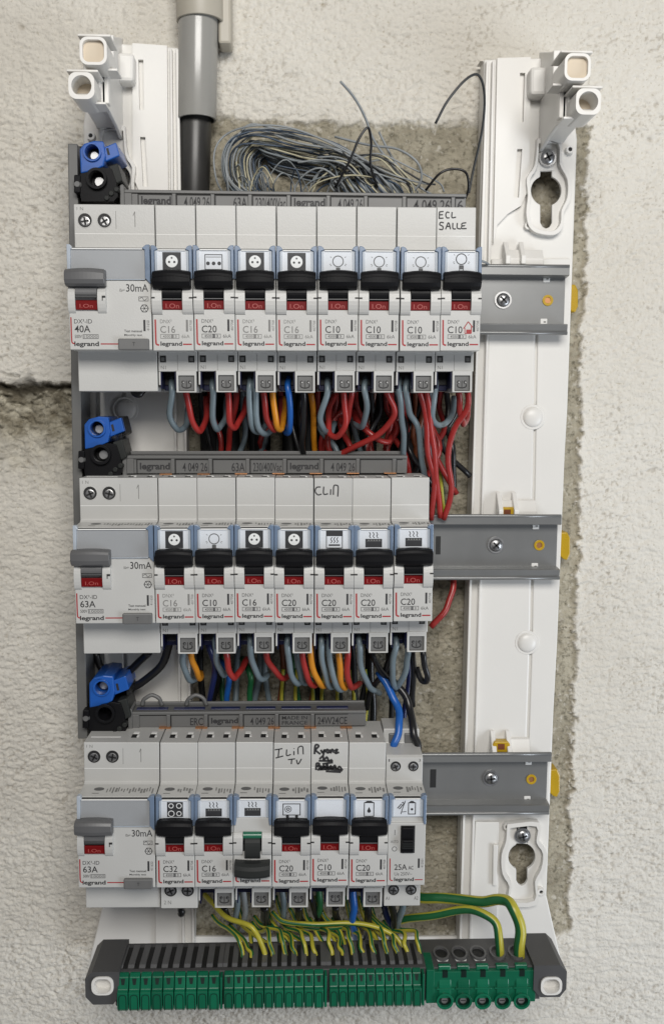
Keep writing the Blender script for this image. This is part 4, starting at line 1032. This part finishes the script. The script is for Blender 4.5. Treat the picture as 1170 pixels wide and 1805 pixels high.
vtube(mb, x0 + 1, zb_ + 30, x1 + .5, P(340, 420, -66)[1], -67, 7.9, 7.3, 'cable_grey', n=28)
tag(mb.build('feed_cable', loc=to_world(*K0)), 'thick dark sheathed feed cable coming out of the grey conduit', 'cable')

# ------------------------------------------------------------------ wires
def wire(name, pts, r, m, label, cat='wire', group=None, m2=None, twist=0.0, n=9, res=5):
    """pts: (px, py, p)"""
    q = [(*P(a, b, p), p) for a, b, p in pts]
    o_ = q[0]; mb = MB(*o_); mb.tube(q, r, m, n=n, m2=m2, twist=twist, res=res)
    return tag(mb.build(name, loc=to_world(*o_)), label, cat, group)
def loop_wire(pts, m, label, group, r=1.45, p0=-24, p1=-50, m2=None):
    n = len(pts) - 1
    q = []
    for i, t in enumerate(pts):
        p = t[2] if len(t) > 2 else p0 + (p1 - p0) * (i / n) ** 1.3
        q.append((t[0], t[1], p))
    a, b = pts[0][0], pts[0][1]
    if len(pts[0]) == 2: q.insert(0, (a, b - 26, p0 - 3))
    else: q.insert(0, (a - 14, b - 24, pts[0][2] - 12))
    return wire('wire', q, r, m, label, 'wire', group, m2)
G1 = 'wires looping below the top row'; G2 = 'wires looping below the middle row'; G3 = 'wires below the bottom row'
g, rd, og, bl, bk, nv = 'wire_grey', 'wire_red', 'wire_orange', 'wire_blue', 'wire_black', 'wire_navy'
W_1 = [
 ([(303, 690), (300, 735), (314, 758), (328, 748), (332, 715)], g, 'grey wire hooking under the first breaker of the top row'),
 ([(328, 690), (337, 735), (350, 760), (362, 742), (364, 700)], rd, 'red wire looping under the first breaker of the top row'),
 ([(375, 690), (376, 740), (384, 757), (397, 735), (400, 700)], g, 'grey wire hooking under the three-dot breaker of the top row'),
 ([(402, 690), (405, 742), (414, 753), (428, 730), (436, 700)], rd, 'red wire looping under the three-dot breaker of the top row'),
 ([(418, 690, -34), (410, 735, -44), (404, 770, -52), (402, 812, -58)], rd, 'red wire running straight down behind the three-dot breaker loop'),
 ([(440, 690), (442, 745), (456, 762), (470, 748)], g, 'outer grey wire of the pair under the third breaker, top row'),
 ([(450, 690), (455, 752), (470, 765), (484, 750)], g, 'inner grey wire of the pair under the third breaker, top row'),
 ([(464, 690), (470, 735), (482, 757), (494, 742), (496, 700)], rd, 'red wire looping left of the orange wire, top row'),
 ([(481, 690), (486, 742), (494, 757), (500, 738), (498, 700)], og, 'orange wire looping under the third breaker of the top row'),
 ([(508, 690), (512, 742), (506, 763), (498, 748)], bl, 'bright blue wire loop under the fourth breaker of the top row'),
 ([(534, 690), (536, 735), (532, 775), (538, 815)], bk, 'black wire dropping beside the bright blue loop'),
 ([(548, 690, -40), (552, 745, -50), (556, 815, -60)], og, 'orange wire in the shadow behind the fourth breaker, top row'),
 ([(577, 690), (565, 735), (570, 756), (582, 762), (590, 745)], g, 'grey wire hooking under the first bulb breaker'),
 ([(604, 690), (609, 725), (606, 757), (591, 770), (579, 757), (581, 720), (590, 692)], rd, 'red wire curled into a full ring under the first bulb breaker'),
 ([(619, 690), (615, 725), (607, 750), (598, 738)], rd, 'short red wire tucked inside the red ring'),
 ([(643, 690), (646, 728), (636, 752), (624, 744)], g, 'grey hook wire under the second bulb breaker'),
 ([(680, 690), (694, 715), (690, 742), (662, 768), (620, 790), (585, 808)], rd, 'red wire bending left and crossing another under the second bulb breaker'),
 ([(632, 745, -46), (660, 770, -42), (682, 780, -44), (690, 768, -50)], rd, 'red wire crossing behind toward the right with upturned end'),
 ([(703, 690), (708, 735), (711, 775), (712, 830)], g, 'grey wire hanging straight under the third bulb breaker'),
 ([(716, 690), (721, 725), (736, 755), (744, 815), (748, 850)], g, 'grey wire bending right under the third bulb breaker'),
 ([(738, 690), (750, 725), (753, 790), (765, 850), (760, 915)], rd, 'long red wire dropping from the third bulb breaker to the middle rail'),
 ([(752, 690), (757, 730), (764, 790), (770, 850), (776, 912)], rd, 'red wire close behind the long red drop, right of it', ),
 ([(767, 690), (761, 730), (773, 750), (794, 736), (800, 700)], g, 'grey hook wire under the ECL SALLE breaker'),
 ([(808, 690), (811, 725), (816, 747), (822, 738), (826, 700)], rd, 'short thick red loop under the ECL SALLE breaker'),
 ([(824, 690), (822, 725), (800, 755), (789, 815), (796, 862), (782, 915)], rd, 'long red wire swinging down right of the others to the middle rail'),
]
for it in W_1: loop_wire(it[0], it[1], it[2], G1)
wire('wire', [(770, 800, -64), (776, 850, -62), (783, 900, -64), (786, 930, -66)], 1.3, 'wire_green', 'green and yellow wire between the long red wires by the middle rail', 'wire', G1, 'wire_yellow')
wire('wire', [(766, 760, -66), (762, 830, -66), (772, 880, -66), (782, 925, -66)], 1.3, g, 'grey wire behind the long red wires by the middle rail', 'wire', G1)
wire('wire', [(800, 1010, -64), (796, 1045, -60), (785, 1075, -58), (760, 1105, -58)], 1.6, rd, 'red wire end curving out below the middle rail', 'wire', G1)
W_2 = [
 ([(322, 1150), (325, 1180), (336, 1200), (348, 1192)], g, 'grey wire under the first breaker of the middle row'),
 ([(336, 1152), (344, 1178), (352, 1196), (354, 1186)], og, 'orange wire under the first breaker of the middle row'),
 ([(368, 1140, -36), (378, 1180, -42), (368, 1240, -50), (360, 1262, -52)], nv, 'navy wire dropping under the middle row bulb breaker'),
 ([(380, 1140), (383, 1168), (394, 1190), (404, 1182)], g, 'grey wire under the middle row bulb breaker'),
 ([(398, 1150), (404, 1182), (413, 1195), (424, 1182), (436, 1160)], rd, 'red loop under the middle row bulb breaker'),
 ([(404, 1190, -50), (401, 1215, -52), (400, 1250, -55)], bl, 'blue wire end below the middle row red loop'),
 ([(440, 1185, -52), (441, 1215, -54), (440, 1255, -56)], 'wire_green', 'green wire dropping under the third breaker of the middle row'),
 ([(441, 1140), (447, 1175), (460, 1197), (472, 1190)], g, 'grey wire under the third breaker of the middle row'),
 ([(468, 1150), (478, 1175), (498, 1196), (512, 1188)], rd, 'red wire under the third breaker of the middle row'),
 ([(507, 1140), (511, 1180), (522, 1205), (534, 1198)], g, 'front grey wire under the middle row socket C20 breaker'),
 ([(522, 1150, -34), (528, 1185, -38), (536, 1204, -44), (548, 1198, -50)], g, 'rear grey wire under the middle row socket C20 breaker'),
 ([(533, 1150), (540, 1190), (552, 1209), (564, 1200)], rd, 'red wire beside an orange one under the middle row socket C20 breaker'),
 ([(546, 1150), (556, 1192), (569, 1210), (580, 1200)], og, 'orange wire under the middle row socket C20 breaker'),
 ([(566, 1140), (571, 1182), (582, 1211), (594, 1202)], g, 'left grey wire under the handwritten CLIM breaker'),
 ([(580, 1140), (587, 1195), (600, 1216), (610, 1205)], g, 'right grey wire under the handwritten CLIM breaker'),
 ([(597, 1150), (600, 1195), (606, 1213), (614, 1202)], og, 'orange wire under the handwritten CLIM breaker'),
 ([(612, 1150), (613, 1195), (620, 1213), (634, 1204)], rd, 'red wire under the handwritten CLIM breaker'),
 ([(633, 1140), (638, 1182), (652, 1212), (668, 1222)], g, 'grey wire under the first heater breaker of the middle row'),
 ([(655, 1150, -36), (668, 1180, -40), (688, 1200, -46), (694, 1222, -50)], bk, 'black wire slanting right under the first heater breaker, middle row'),
 ([(690, 1150, -40), (676, 1185, -44), (652, 1220, -50), (646, 1250, -55)], bk, 'black wire slanting left under the first heater breaker, middle row'),
 ([(697, 1145), (691, 1178), (696, 1210), (706, 1214)], g, 'left grey wire of the V under the last middle row breaker'),
 ([(718, 1150), (716, 1178), (703, 1208), (694, 1218)], g, 'right grey wire of the V under the last middle row breaker'),
 ([(727, 1150, -30), (728, 1190, -40), (727, 1245, -46)], bk, 'straight black wire dropping behind the contactor'),
 ([(745, 1150, -26), (750, 1182, -28), (754, 1198, -30), (744, 1200, -34), (733, 1178, -38)], bk, 'black wire bent into a hook at the right end of the middle row'),
]
for it in W_2: loop_wire(it[0], it[1], it[2], G2, r=1.5)
wire('wire', [(668, 1185, -46), (684, 1212, -42), (700, 1246, -38), (704, 1280, -30), (696, 1308, -27), (694, 1324, -27)], 1.9, bl, 'thick blue wire going into the left hole of the contactor top', 'wire', G2)
wire('wire', [(680, 1190, -46), (704, 1212, -42), (722, 1246, -38), (727, 1282, -30), (734, 1308, -27), (738, 1324, -27)], 1.9, bk, 'thick black wire going into the right hole of the contactor top', 'wire', G2)
wire('wire', [(303, 1100, -30), (298, 1140, -34), (278, 1180, -40), (246, 1206, -44), (200, 1226, -48)], 2.0, bk, 'thick black wire sweeping from the middle row to the lower black terminal', 'wire', G2)
wire('wire', [(262, 1150, -38), (240, 1172, -44), (212, 1195, -48), (196, 1206, -50)], 1.9, bk, 'short thick black wire above the lower blue terminal', 'wire', G2)
wire('wire', [(168, 1150, -52), (180, 1180, -52), (188, 1200, -52)], 1.9, bk, 'black wire running down behind the lower blue terminal', 'wire', G2)
wire('wire', [(232, 680, -32), (238, 693, -31), (248, 694, -31), (258, 680, -32)], 1.5, bk, 'black wire bend peeping out below the top 40A switch', 'wire', G1)

# dark sheathed cables added so the shaded back of the board goes blacker
rng = random.Random(5)
for j in range(15):
    x = 358 + j * 28 + rng.uniform(-6, 6); x2 = x + rng.uniform(-14, 14); x3 = 0.9 * x + 50 + rng.uniform(-10, 10)
    wire('shade_cable', [(x, 380, -67), (x + rng.uniform(-6, 6), 560, -68), (x2, 760, -66 - rng.uniform(0, 4)), (x3, 960, -68), (x3, 1090, -69)], rng.uniform(4.0, 4.8), 'sheath',
         'black sheathed cable added to deepen the shade behind the breakers', 'cable', 'black cables added to darken the back', n=10)
for j in range(16):
    x = 350 + j * 24 + rng.uniform(-8, 8)
    c = rng.choice(['sheath', 'wire_grey', 'sheath', 'wire_green', 'wire_brown', 'wire_black', 'wire_navy'])
    wire('wire', [(x, 1080, -66), (x + rng.uniform(-8, 8), 1180, -64 - rng.uniform(0, 8)), (x + rng.uniform(-10, 10), 1260, -66), (x, 1330, -68)], rng.uniform(1.3, 1.9), c,
         {'sheath': 'dull black', 'wire_grey': 'grey', 'wire_green': 'green', 'wire_brown': 'brown', 'wire_black': 'glossy black', 'wire_navy': 'navy'}[c] + ' wire in the shadow behind the loops of the middle row', 'wire',
         'shadowed wires between the middle and bottom rows')
for j in range(7):
    x = 500 + j * 24
    wire('wire', [(x, 1180, -66), (x + rng.uniform(-5, 5), 1230, -65), (x + rng.uniform(-4, 4), 1290, -60)], 1.1, 'wire_green', 'thin green and yellow wire behind the bottom busbar', 'wire', 'earth wires behind the bottom busbar', 'wire_yellow')
for j in range(16):
    x = 580 + j * 14 + rng.uniform(-9, 9); c = rng.choice([rd, bk, g, bk, rd])
    wire('wire', [(x, 660, -60), (x + rng.uniform(-8, 8), 715, -61 + rng.uniform(-3, 3)), (x + rng.uniform(-26, 26), 755, -60 + rng.uniform(-4, 4)), (x + rng.uniform(-20, 34), 800, -54), (x + rng.uniform(-10, 40), 870, -60)], 1.5, c,
         {rd: 'dim red', g: 'dim grey', bk: 'black'}[c] + ' wire in the shadow behind the loops of the top row', 'wire', 'shadowed wires between the top and middle rows')
for j in range(18):
    x = 350 + j * 26 + rng.uniform(-9, 9); c = rng.choice([rd, rd, g, bk, 'wire_brown', bk])
    wire('wire', [(x, 650, -58), (x + rng.uniform(-12, 12), 720, -60 + rng.uniform(-3, 3)), (x + rng.uniform(-28, 28), 780, -60), (x + rng.uniform(-34, 34), 840, -62)], 1.4, c,
         {rd: 'dim red', g: 'dim grey', bk: 'black', 'wire_brown': 'brown'}[c] + ' wire in the shadow behind the loops of the top row', 'wire', 'shadowed wires between the top and middle rows')

# thin telephone-style wires spilling over the top busbar
tc = ['thin_grey', 'thin_grey', 'thin_slate', 'thin_cream', 'thin_blue', 'thin_slate', 'thin_grey', 'thin_grey', 'thin_slate']
TW = {'thin_slate': 'thin slate grey wire in the tangled bundle above the top busbar', 'thin_grey': 'thin grey wire in the tangled bundle above the top busbar', 'thin_cream': 'thin cream wire in the tangled bundle above the top busbar', 'thin_blue': 'thin dark blue wire in the tangled bundle above the top busbar', 'thin_dark': 'thin black wire in the tangled bundle above the top busbar'}
for j in range(40):
    u = rng.random() ** .8; c = rng.choice(tc); jt = lambda a: rng.uniform(-a, a) * 1.9; pp = lambda: -50 - 24 * u - 5 * rng.random()
    xl = 384 + 75 * u + jt(6); tx = 452 + 45 * u + jt(10); ty = 214 + 84 * u + jt(5); xe = 748 - 120 * u * rng.random() - 70 * rng.random()
    pts = [(xl + 30 + jt(14), 354, -60), (xl + 4, 318, pp()), (xl, 285 - 18 * (1 - u), pp()), (xl + 22, (ty + 262) / 2 - 6, pp()), (tx, ty, pp()),
           (tx + 70 + jt(10), ty + 16 + jt(5), pp()), ((tx + xe) * .5 + 40, (ty + 340) * .5 - 8 + jt(6), pp()), (xe - 26, 325 + jt(4), -56), (xe, 356, -58)]
    wire('thin_wire', pts, rng.uniform(.42, .56), c, TW[c], 'wire', 'thin wires above the top busbar', n=6)
for j in range(20):
    c = rng.choice(tc); a = 405 + 200 * rng.random(); b = a + rng.uniform(20, 190); h = 318 - 48 * rng.random()
    wire('thin_wire', [(a, 352, -60), (a + (b - a) * .15, (335 + h) / 2, -50 - 18 * rng.random()), ((a + b) / 2, h, -48 - 20 * rng.random()), (b - (b - a) * .12, 322, -52 - 12 * rng.random()), (b, 352, -58)], rng.uniform(.34, .5), c, TW[c], 'wire', 'thin wires above the top busbar', n=6)
for j in range(12):
    c = rng.choice(['thin_grey', 'thin_grey', 'thin_cream', 'thin_dark']); a = 540 + 120 * rng.random(); b = a + rng.uniform(50, 150)
    wire('thin_wire', [(a - 20, 300 - 30 * rng.random(), -58), (a + 20, 268 + 30 * rng.random(), -56), ((a + b) / 2 + 10, 285 + 25 * rng.random(), -54), (b - 6, 318 + 8 * rng.random(), -55), (b + rng.uniform(0, 22), 336 + rng.uniform(-14, 10), -57)], rng.uniform(.36, .5), c, TW[c], 'wire', 'thin wires above the top busbar', n=6)
def single(pts, m, label, r=.6): wire('thin_wire', pts, r, m, label, 'wire', 'loose thin wire ends', n=7)
single([(600, 143, -40), (625, 172, -46), (645, 210, -52), (658, 245, -56), (690, 290, -58), (735, 345, -58)], 'thin_grey', 'stray grey wire standing up with its free end high above the bundle', .62)
single([(767, 217, -40), (790, 175, -38), (820, 140, -38), (842, 131, -40), (853, 160, -44), (851, 220, -50), (836, 290, -56), (826, 340, -58)], 'thin_dark', 'tall hooked grey wire reaching up beside the right upright', .62)
single([(590, 330, -50), (615, 285, -46), (632, 245, -44), (648, 224, -44), (654, 250, -46), (653, 290, -50), (665, 330, -54)], 'wire_black', 'black wire bent to a sharp peak at the right of the bundle', .62)
single([(750, 335, -50), (775, 305, -46), (800, 297, -46), (822, 305, -46), (825, 335, -50), (815, 358, -56)], 'wire_black', 'black wire arching low near the right end of the top busbar', .62)
single([(590, 240, -62), (650, 255, -58), (700, 262, -54), (735, 285, -52), (742, 318, -54), (720, 345, -58)], 'thin_grey', 'grey wire curling over in a wide bend right of the bundle', .6)
single([(668, 232, -62), (690, 275, -60), (720, 315, -58), (765, 345, -58)], 'thin_grey', 'grey wire slanting down to the busbar right of the bundle', .6)
single([(845, 458, -48), (855, 462, -50), (862, 467, -54), (870, 480, -62)], 'thin_grey', 'short grey wire end lying on the top rail beside the last breaker', .6)
# flat grey lug behind the bundle
# ------------------------------------------------------------------ earth bar
EP = -12.0
cz_ = P(585, 1740, EP)[1]
e = empty('earth_terminal_bar', P(585, 1740, EP)[0], P(585, 1775, EP)[1], EP - 30)
tag(e, 'long dark grey earth bar with green clamp blocks across the foot of the board', 'earth bar')
E0 = (P(585, 1740, EP)[0], P(585, 1775, EP)[1], EP - 30)
mb = MB(*E0)
(xa, zt), (xb, zb_) = P(205, 1712, EP), P(945, 1776, EP)
ztop = P(585, 1712, EP)[1]
mb.box(xa - 1, xb + 2, zb_ + 3, ztop, EP - 26, EP - 1.5, 'housing', bevel=.5)
mb.build('housing', e)
def endcap(px0, px1, hx, left):
    mb = MB(*E0)
    x0, x1 = P(px0, 1738, EP + 2)[0], P(px1, 1738, EP + 2)[0]; zt_ = P(180, 1715, EP + 2)[1]; zb2 = P(180, 1772, EP + 2)[1]
    w = x1 - x0; c = 3.2
    o_ = [(x0 + c * (left), zt_), (x1 - c * (not left), zt_), (x1, zt_ - c if not left else zt_), (x1, zb2 + 4), (x1 - 3, zb2), (x0 + 3.5, zb2), (x0, zb2 + 4), (x0, zt_ - (c if left else 0))]
    h_ = P(hx, 1738, EP + 2)
    hole = [(h_[0] + (a - h_[0]) , b) for a, b in rrect(h_[0] - 5.2, h_[0] + 5.2, h_[1] - 4.6, h_[1] + 4.6, 3.4)]
    # remove duplicate points
    oo = []
    for q in o_:
        if not oo or (abs(q[0] - oo[-1][0]) + abs(q[1] - oo[-1][1])) > .05: oo.append(q)
    mb.out(oo, EP - 26, EP + 2, 'housing', holes=[hole], bevel=.5)
    cap = mb.build('end_cap', e)
    mb = MB(*E0)
    inn = rrect(h_[0] - 4.0, h_[0] + 4.0, h_[1] - 3.5, h_[1] + 3.5, 2.8)
    mb.out(hole, EP - 12, EP + 2.8, 'white_plastic', holes=[inn], bevel=.5)
    mb.out([(h_[0] + (a - h_[0]) * 1.03, h_[1] + (b - h_[1]) * 1.03) for a, b in inn], EP - 12, EP - 1.6, 'white_plastic')
    mb.out(rrect(h_[0] - 2.4, h_[0] + 2.4, h_[1] + .4, h_[1] + 2.6, .8), EP - 4, EP - .6, 'white_plastic', bevel=.5)
    mb.build('bush', cap)
endcap(150, 210, 181, True); endcap(940, 998, 971, False)
def cell(mb, x0, x1, zt, zb2, last=False):
    """one small push-in clamp"""
    g_ = .18; p = EP
    mb.prof([(p - 14, zt + .2), (p - 1, zt + .2), (p + .8, zt - .8), (p + 2.6, zt - 6.2), (p + 4.2, zt - 6.9), (p + 4.2, zb2 + 1.5), (p + 3.0, zb2), (p - 14, zb2)], x0 + g_, x1 - g_, 'green_block', bevel=.35)
    xm = (x0 + x1) / 2; w = (x1 - x0)
    # screwdriver window on the slope and raised arch on the front
    def sl(t): return (p + .8 + 1.8 * t, zt - .8 - 5.4 * t)
    (pa, za_), (pb, zb3) = sl(.12), sl(.62)
    mb.add([(xm - w * .22, za_, pa + .06), (xm + w * .18, za_, pa + .06), (xm + w * .12, zb3, pb + .06), (xm - w * .12, zb3, pb + .06)], [(0, 1, 2, 3)], 'green_dark')
    mb.stroke([(xm - w * .30, zb2 + .6), (xm - w * .30, zt - 9.4), (xm - w * .14, zt - 8.0), (xm + w * .16, zt - 8.0), (xm + w * .32, zt - 9.4), (xm + w * .32, zb2 + .6)], .34, p + 4.26, 'green_dark')
cells = [(206, 392, 9, 'first'), (394, 576, 10, 'second'), (580, 748, 10, 'third')]
ztg = P(585, 1713, EP)[1]; zbg = P(585, 1779, EP + 4)[1]
for a, b, n, nm in cells:
    x0, x1 = P(a, 1745, EP + 3)[0], P(b, 1745, EP + 3)[0]
    mb = MB(*E0)
    mb.box(x0, x1, zbg + .8, ztg - 1.2, EP - 14, EP - 4, 'green_block'); 
    mb.box(x1 - 1.2, x1, zbg + .3, ztg - .2, EP - 10, EP + 3.4, 'green_block', bevel=.3)
    blk = mb.build('clamp_block', e)
    w = (x1 - 1.4 - x0) / n
    for j in range(n):
        mb = MB(*E0); cell(mb, x0 + j * w, x0 + (j + 1) * w, ztg, zbg + (.0 if j != n - 1 else -.4)); mb.build('clamp', blk)
    # grey comb of slots behind, on the top of the housing
    mb = MB(*E0)
    for j in range(n + 1):
        xx = x0 + j * w; mb.prof([(EP - 24, ztop + .3), (EP - 6, ztop + 1.0), (EP - 4.2, ztop - .2), (EP - 4.2, ztop - 1.4), (EP - 24, ztop - 1)], xx - w * .29, xx + w * .29, 'grey_grip', bevel=.3)
    for j in range(n):
        xx = x0 + (j + .5) * w; mb.box(xx - w * .22, xx + w * .22, ztop - .6, ztop + .06, EP - 22, EP - 4, 'void')
    mb.build('slot_comb', e)
x0, x1 = P(752, 1745, EP + 3)[0], P(946, 1745, EP + 3)[0]
mb = MB(*E0); mb.box(x0, x1, zbg - .3, ztg - .6, EP - 16, EP + .9, 'green_block', bevel=.4)
mb.box(x0, x0 + 4, zbg + 1.2, ztg + .5, EP - 14, EP + 1.0, 'green_block', bevel=.4); mb.box(x1 - 4.2, x1, zbg + 2.0, ztg - 1, EP - 14, EP + .6, 'green_block', bevel=.6)
blk = mb.build('screw_block', e)
wires_x = [785, 818, 852, 887, 921]
for q in wires_x:
    h_ = P(q, 1770, EP + 4); mb = MB(*E0); r = 3.3
    mb.prof([(EP - 3, ztg + 1.4), (EP - 1.0, ztg + 1.2), (EP + 1.2, ztg - 5.6), (EP + 1.6, ztg - 7), (EP + 1.6, h_[1] + 1), (EP - 10, h_[1] + 1)], h_[0] - 3.0, h_[0] + 3.0, 'green_block', bevel=.4)
    mb.box(h_[0] - 1.3, h_[0] + 1.3, ztg - 3.6, ztg - .4, EP - 2, EP + 1.02, 'green_dark')
    mb.box(h_[0] - 4.1, h_[0] + 4.1, ztg - 9.4, ztg - 8.6, EP - 4, EP + 2.0, 'green_block', bevel=.2)
    mb.ring(h_[0], h_[1], r + .8, r - .3, EP - 8, EP + 2.6, 'green_block', bevel=.3)
    ck = mb.build('screw_clamp', blk)
    mb = MB(*E0); mb.cyl(h_[0], h_[1], r - .25, EP - 9, EP + .98, 'green_dark', n=20); mb.cyl(h_[0], h_[1] - .3, r * .5, EP, EP + 1.15, 'insert', n=14, bevel=.1)
    mb.box(h_[0] - 1.2, h_[0] + 1.2, h_[1] - .5, h_[1] - .1, EP, EP + 1.2, 'void'); mb.build('screw', e)
    # big round wire mouth on top
    mb = MB(*E0); vs_, fs = [], []; n = 20
    for (rr_, zz) in ((4.0, ztop - .5), (4.0, ztop + 1.2), (3.1, ztop + 1.2), (3.1, ztop - .2)):
        for j in range(n): t = 2 * math.pi * j / n; vs_.append((h_[0] + rr_ * math.cos(t), zz, EP - 12 + rr_ * 1.5 * math.sin(t)))
    for i in range(3):
        for j in range(n): fs.append((i * n + j, i * n + (j + 1) % n, (i + 1) * n + (j + 1) % n, (i + 1) * n + j))
    mb.add(vs_, fs, 'grey_grip', smooth=False)
    if q < 870: mb.add([(h_[0] - 3.2, ztop + .1, EP - 9), (h_[0] + 3.2, ztop + .1, EP - 9), (h_[0] + 2.4, ztop + .1, EP - 6), (h_[0] - 2.4, ztop + .1, EP - 6)], [(0, 1, 2, 3)], 'label_white'); mb.add([(h_[0] + 3.0 * math.cos(t_ * .314), ztop + .05, EP - 12 + 4.5 * math.sin(t_ * .314)) for t_ in range(20)], [tuple(range(20))], 'void')
    mb.build('wire_mouth', e)

# ------------------------------------------------------------------ earth wires into the bar
GE = 'green and yellow earth wires entering the bar'
ends = [427, 443, 466, 480, 503, 520, 540, 556, 585, 604, 622, 640, 660, 682, 700, 718, 741]
starts = [(388, 1630), (412, 1640), (372, 1590), (458, 1642), (462, 1632), (490, 1640), (505, 1636), (530, 1640), (560, 1636), (578, 1640), (600, 1635), (618, 1640), (640, 1634), (655, 1620), (668, 1628), (690, 1640), (705, 1640)]
tops = [(405, 1640), (428, 1655), (400, 1618), (472, 1640), (492, 1640), (512, 1650), (528, 1642), (548, 1650), (578, 1642), (596, 1652), (612, 1640), (634, 1650), (652, 1645), (672, 1640), (690, 1646), (712, 1645), (732, 1642)]
for j, (x, s_, t_) in enumerate(zip(ends, starts, tops)):
    yel = j == 2
    pts = [(s_[0] - 14, s_[1] - 16, -50), (s_[0], s_[1], -44), (t_[0], t_[1], -36), (x - 6 if j != 2 else 445, t_[1] + 18, -29), (x, 1682, -26), (x, 1705, -22), (x, 1722, -22)]
    wire('earth_wire', pts, 1.1 if not yel else 1.3, 'wire_green' if not yel else 'wire_yellow', ('mostly yellow earth wire arching over from the left, ' if yel else 'green and yellow earth wire, ') + ORD[j] + ' from the left entering the bar', 'wire', GE, 'wire_yellow' if not yel else None, twist=rng.uniform(-.05, .05), n=12)
for j in range(12):
    x = 450 + j * 24 + rng.uniform(-5, 5); a_ = x - rng.uniform(20, 60)
    wire('earth_wire', [(a_ - 10, 1580, -56), (a_, 1618, -50), (a_ + 14, 1640 + rng.uniform(-8, 8), -44), (x - 3, 1668, -36), (x, 1692, -30), (x, 1715, -26)], 1.15, 'wire_green', 'green and yellow earth wire in the rear of the fan above the bar', 'wire', 'earth wires in the rear of the fan', 'wire_yellow', twist=rng.uniform(-.06, .06), n=12)
for (pts, r, lab) in (([(480, 1608, -44), (500, 1626, -40), (550, 1630, -38), (610, 1628, -38), (660, 1634, -38), (700, 1655, -34), (716, 1685, -30)], 1.3, 'earth wire lying level across the bunch, reaching far right'),
                  ([(510, 1600, -48), (530, 1632, -44), (580, 1636, -42), (640, 1630, -40), (680, 1640, -40)], 1.3, 'lower earth wire lying level across the bunch'),
                  ([(560, 1590, -50), (575, 1620, -46), (600, 1645, -40), (612, 1690, -28)], 1.3, 'earth wire dropping steeply beside the blue wire')):
    wire('earth_wire', pts, r, 'wire_green', 'green and yellow ' + lab, 'wire', GE, 'wire_yellow', twist=.03, n=12)
wire('earth_wire', [(690, 1560, -60), (730, 1580, -52), (770, 1584, -46), (840, 1590, -38), (880, 1586, -32), (905, 1602, -26), (917, 1645, -22), (914, 1690, -22), (912, 1722, -22)], 2.75, 'wire_green', 'thickest green and yellow earth cable bending down into the far right clamp', 'wire', 'thick earth cables', 'wire_yellow', twist=.012, n=16)
wire('earth_wire', [(690, 1628, -52), (730, 1618, -46), (780, 1612, -40), (830, 1604, -34), (866, 1620, -28), (880, 1655, -24), (880, 1722, -22)], 2.1, 'wire_green', 'second thick green and yellow earth cable arching into the clamp beside it', 'wire', 'thick earth cables', 'wire_yellow', twist=.012, n=16)
# remaining wires between bottom row and bar
for (pts, r, c, lab) in (
  ([(622, 1560, -36), (623, 1600, -36), (622, 1632, -40), (630, 1665, -50)], 1.8, bl, 'bright blue wire hanging straight under the blank-label breaker'),
  ([(645, 1560, -38), (648, 1610, -38), (650, 1640, -44), (640, 1670, -54)], 1.9, bk, 'thick black wire hanging right of the bright blue one'),
  ([(670, 1575, -40), (680, 1610, -42), (692, 1640, -48), (690, 1665, -54)], 1.7, nv, 'navy wire slanting under the contactor'),
  ([(712, 1585, -36), (706, 1610, -38), (698, 1640, -46), (688, 1665, -54)], 1.8, g, 'grey wire slanting under the contactor'),
  ([(690, 1590, -34), (694, 1620, -40), (696, 1645, -46)], 1.8, bk, 'black wire under the contactor'),
  ([(415, 1560, -36), (418, 1600, -40), (412, 1640, -52)], 1.5, g, 'grey wire under the heater breaker of the bottom row'),
  ([(428, 1560, -36), (432, 1600, -40), (428, 1640, -52)], 1.5, 'thin_grey', 'pale grey wire under the switched off breaker'),
  ([(395, 1600, -40), (402, 1622, -46), (410, 1640, -56)], 1.8, bk, 'short black wire behind the yellow earth wire'),
  ([(465, 1598, -34), (468, 1620, -40), (475, 1640, -52)], 2.2, bk, 'thick black wire under the switched off breaker'),
  ([(496, 1560, -36), (500, 1600, -38), (500, 1630, -48)], 1.5, g, 'grey wire left of the heat pump breaker terminal'),
  ([(525, 1598, -34), (530, 1622, -42), (540, 1640, -52)], 2.0, bk, 'thick black wire under the heat pump breaker'),
  ([(545, 1570, -36), (556, 1610, -42), (575, 1640, -52)], 1.6, bk, 'black wire slanting right under the blank-label breaker'),
  ([(562, 1560, -38), (563, 1600, -40), (558, 1630, -50)], 1.6, 'wire_green', 'dark green wire under the blank-label breaker'),
  ([(590, 1598, -36), (594, 1620, -44), (600, 1640, -54)], 1.8, bk, 'short black wire left of the bright blue one'),
  ([(320, 1596, -36), (320, 1604, -37), (319, 1612, -38)], 1.8, bk, 'black wire stub under the hob breaker')):
    wire('wire', pts, r, c, lab, 'wire', G3)
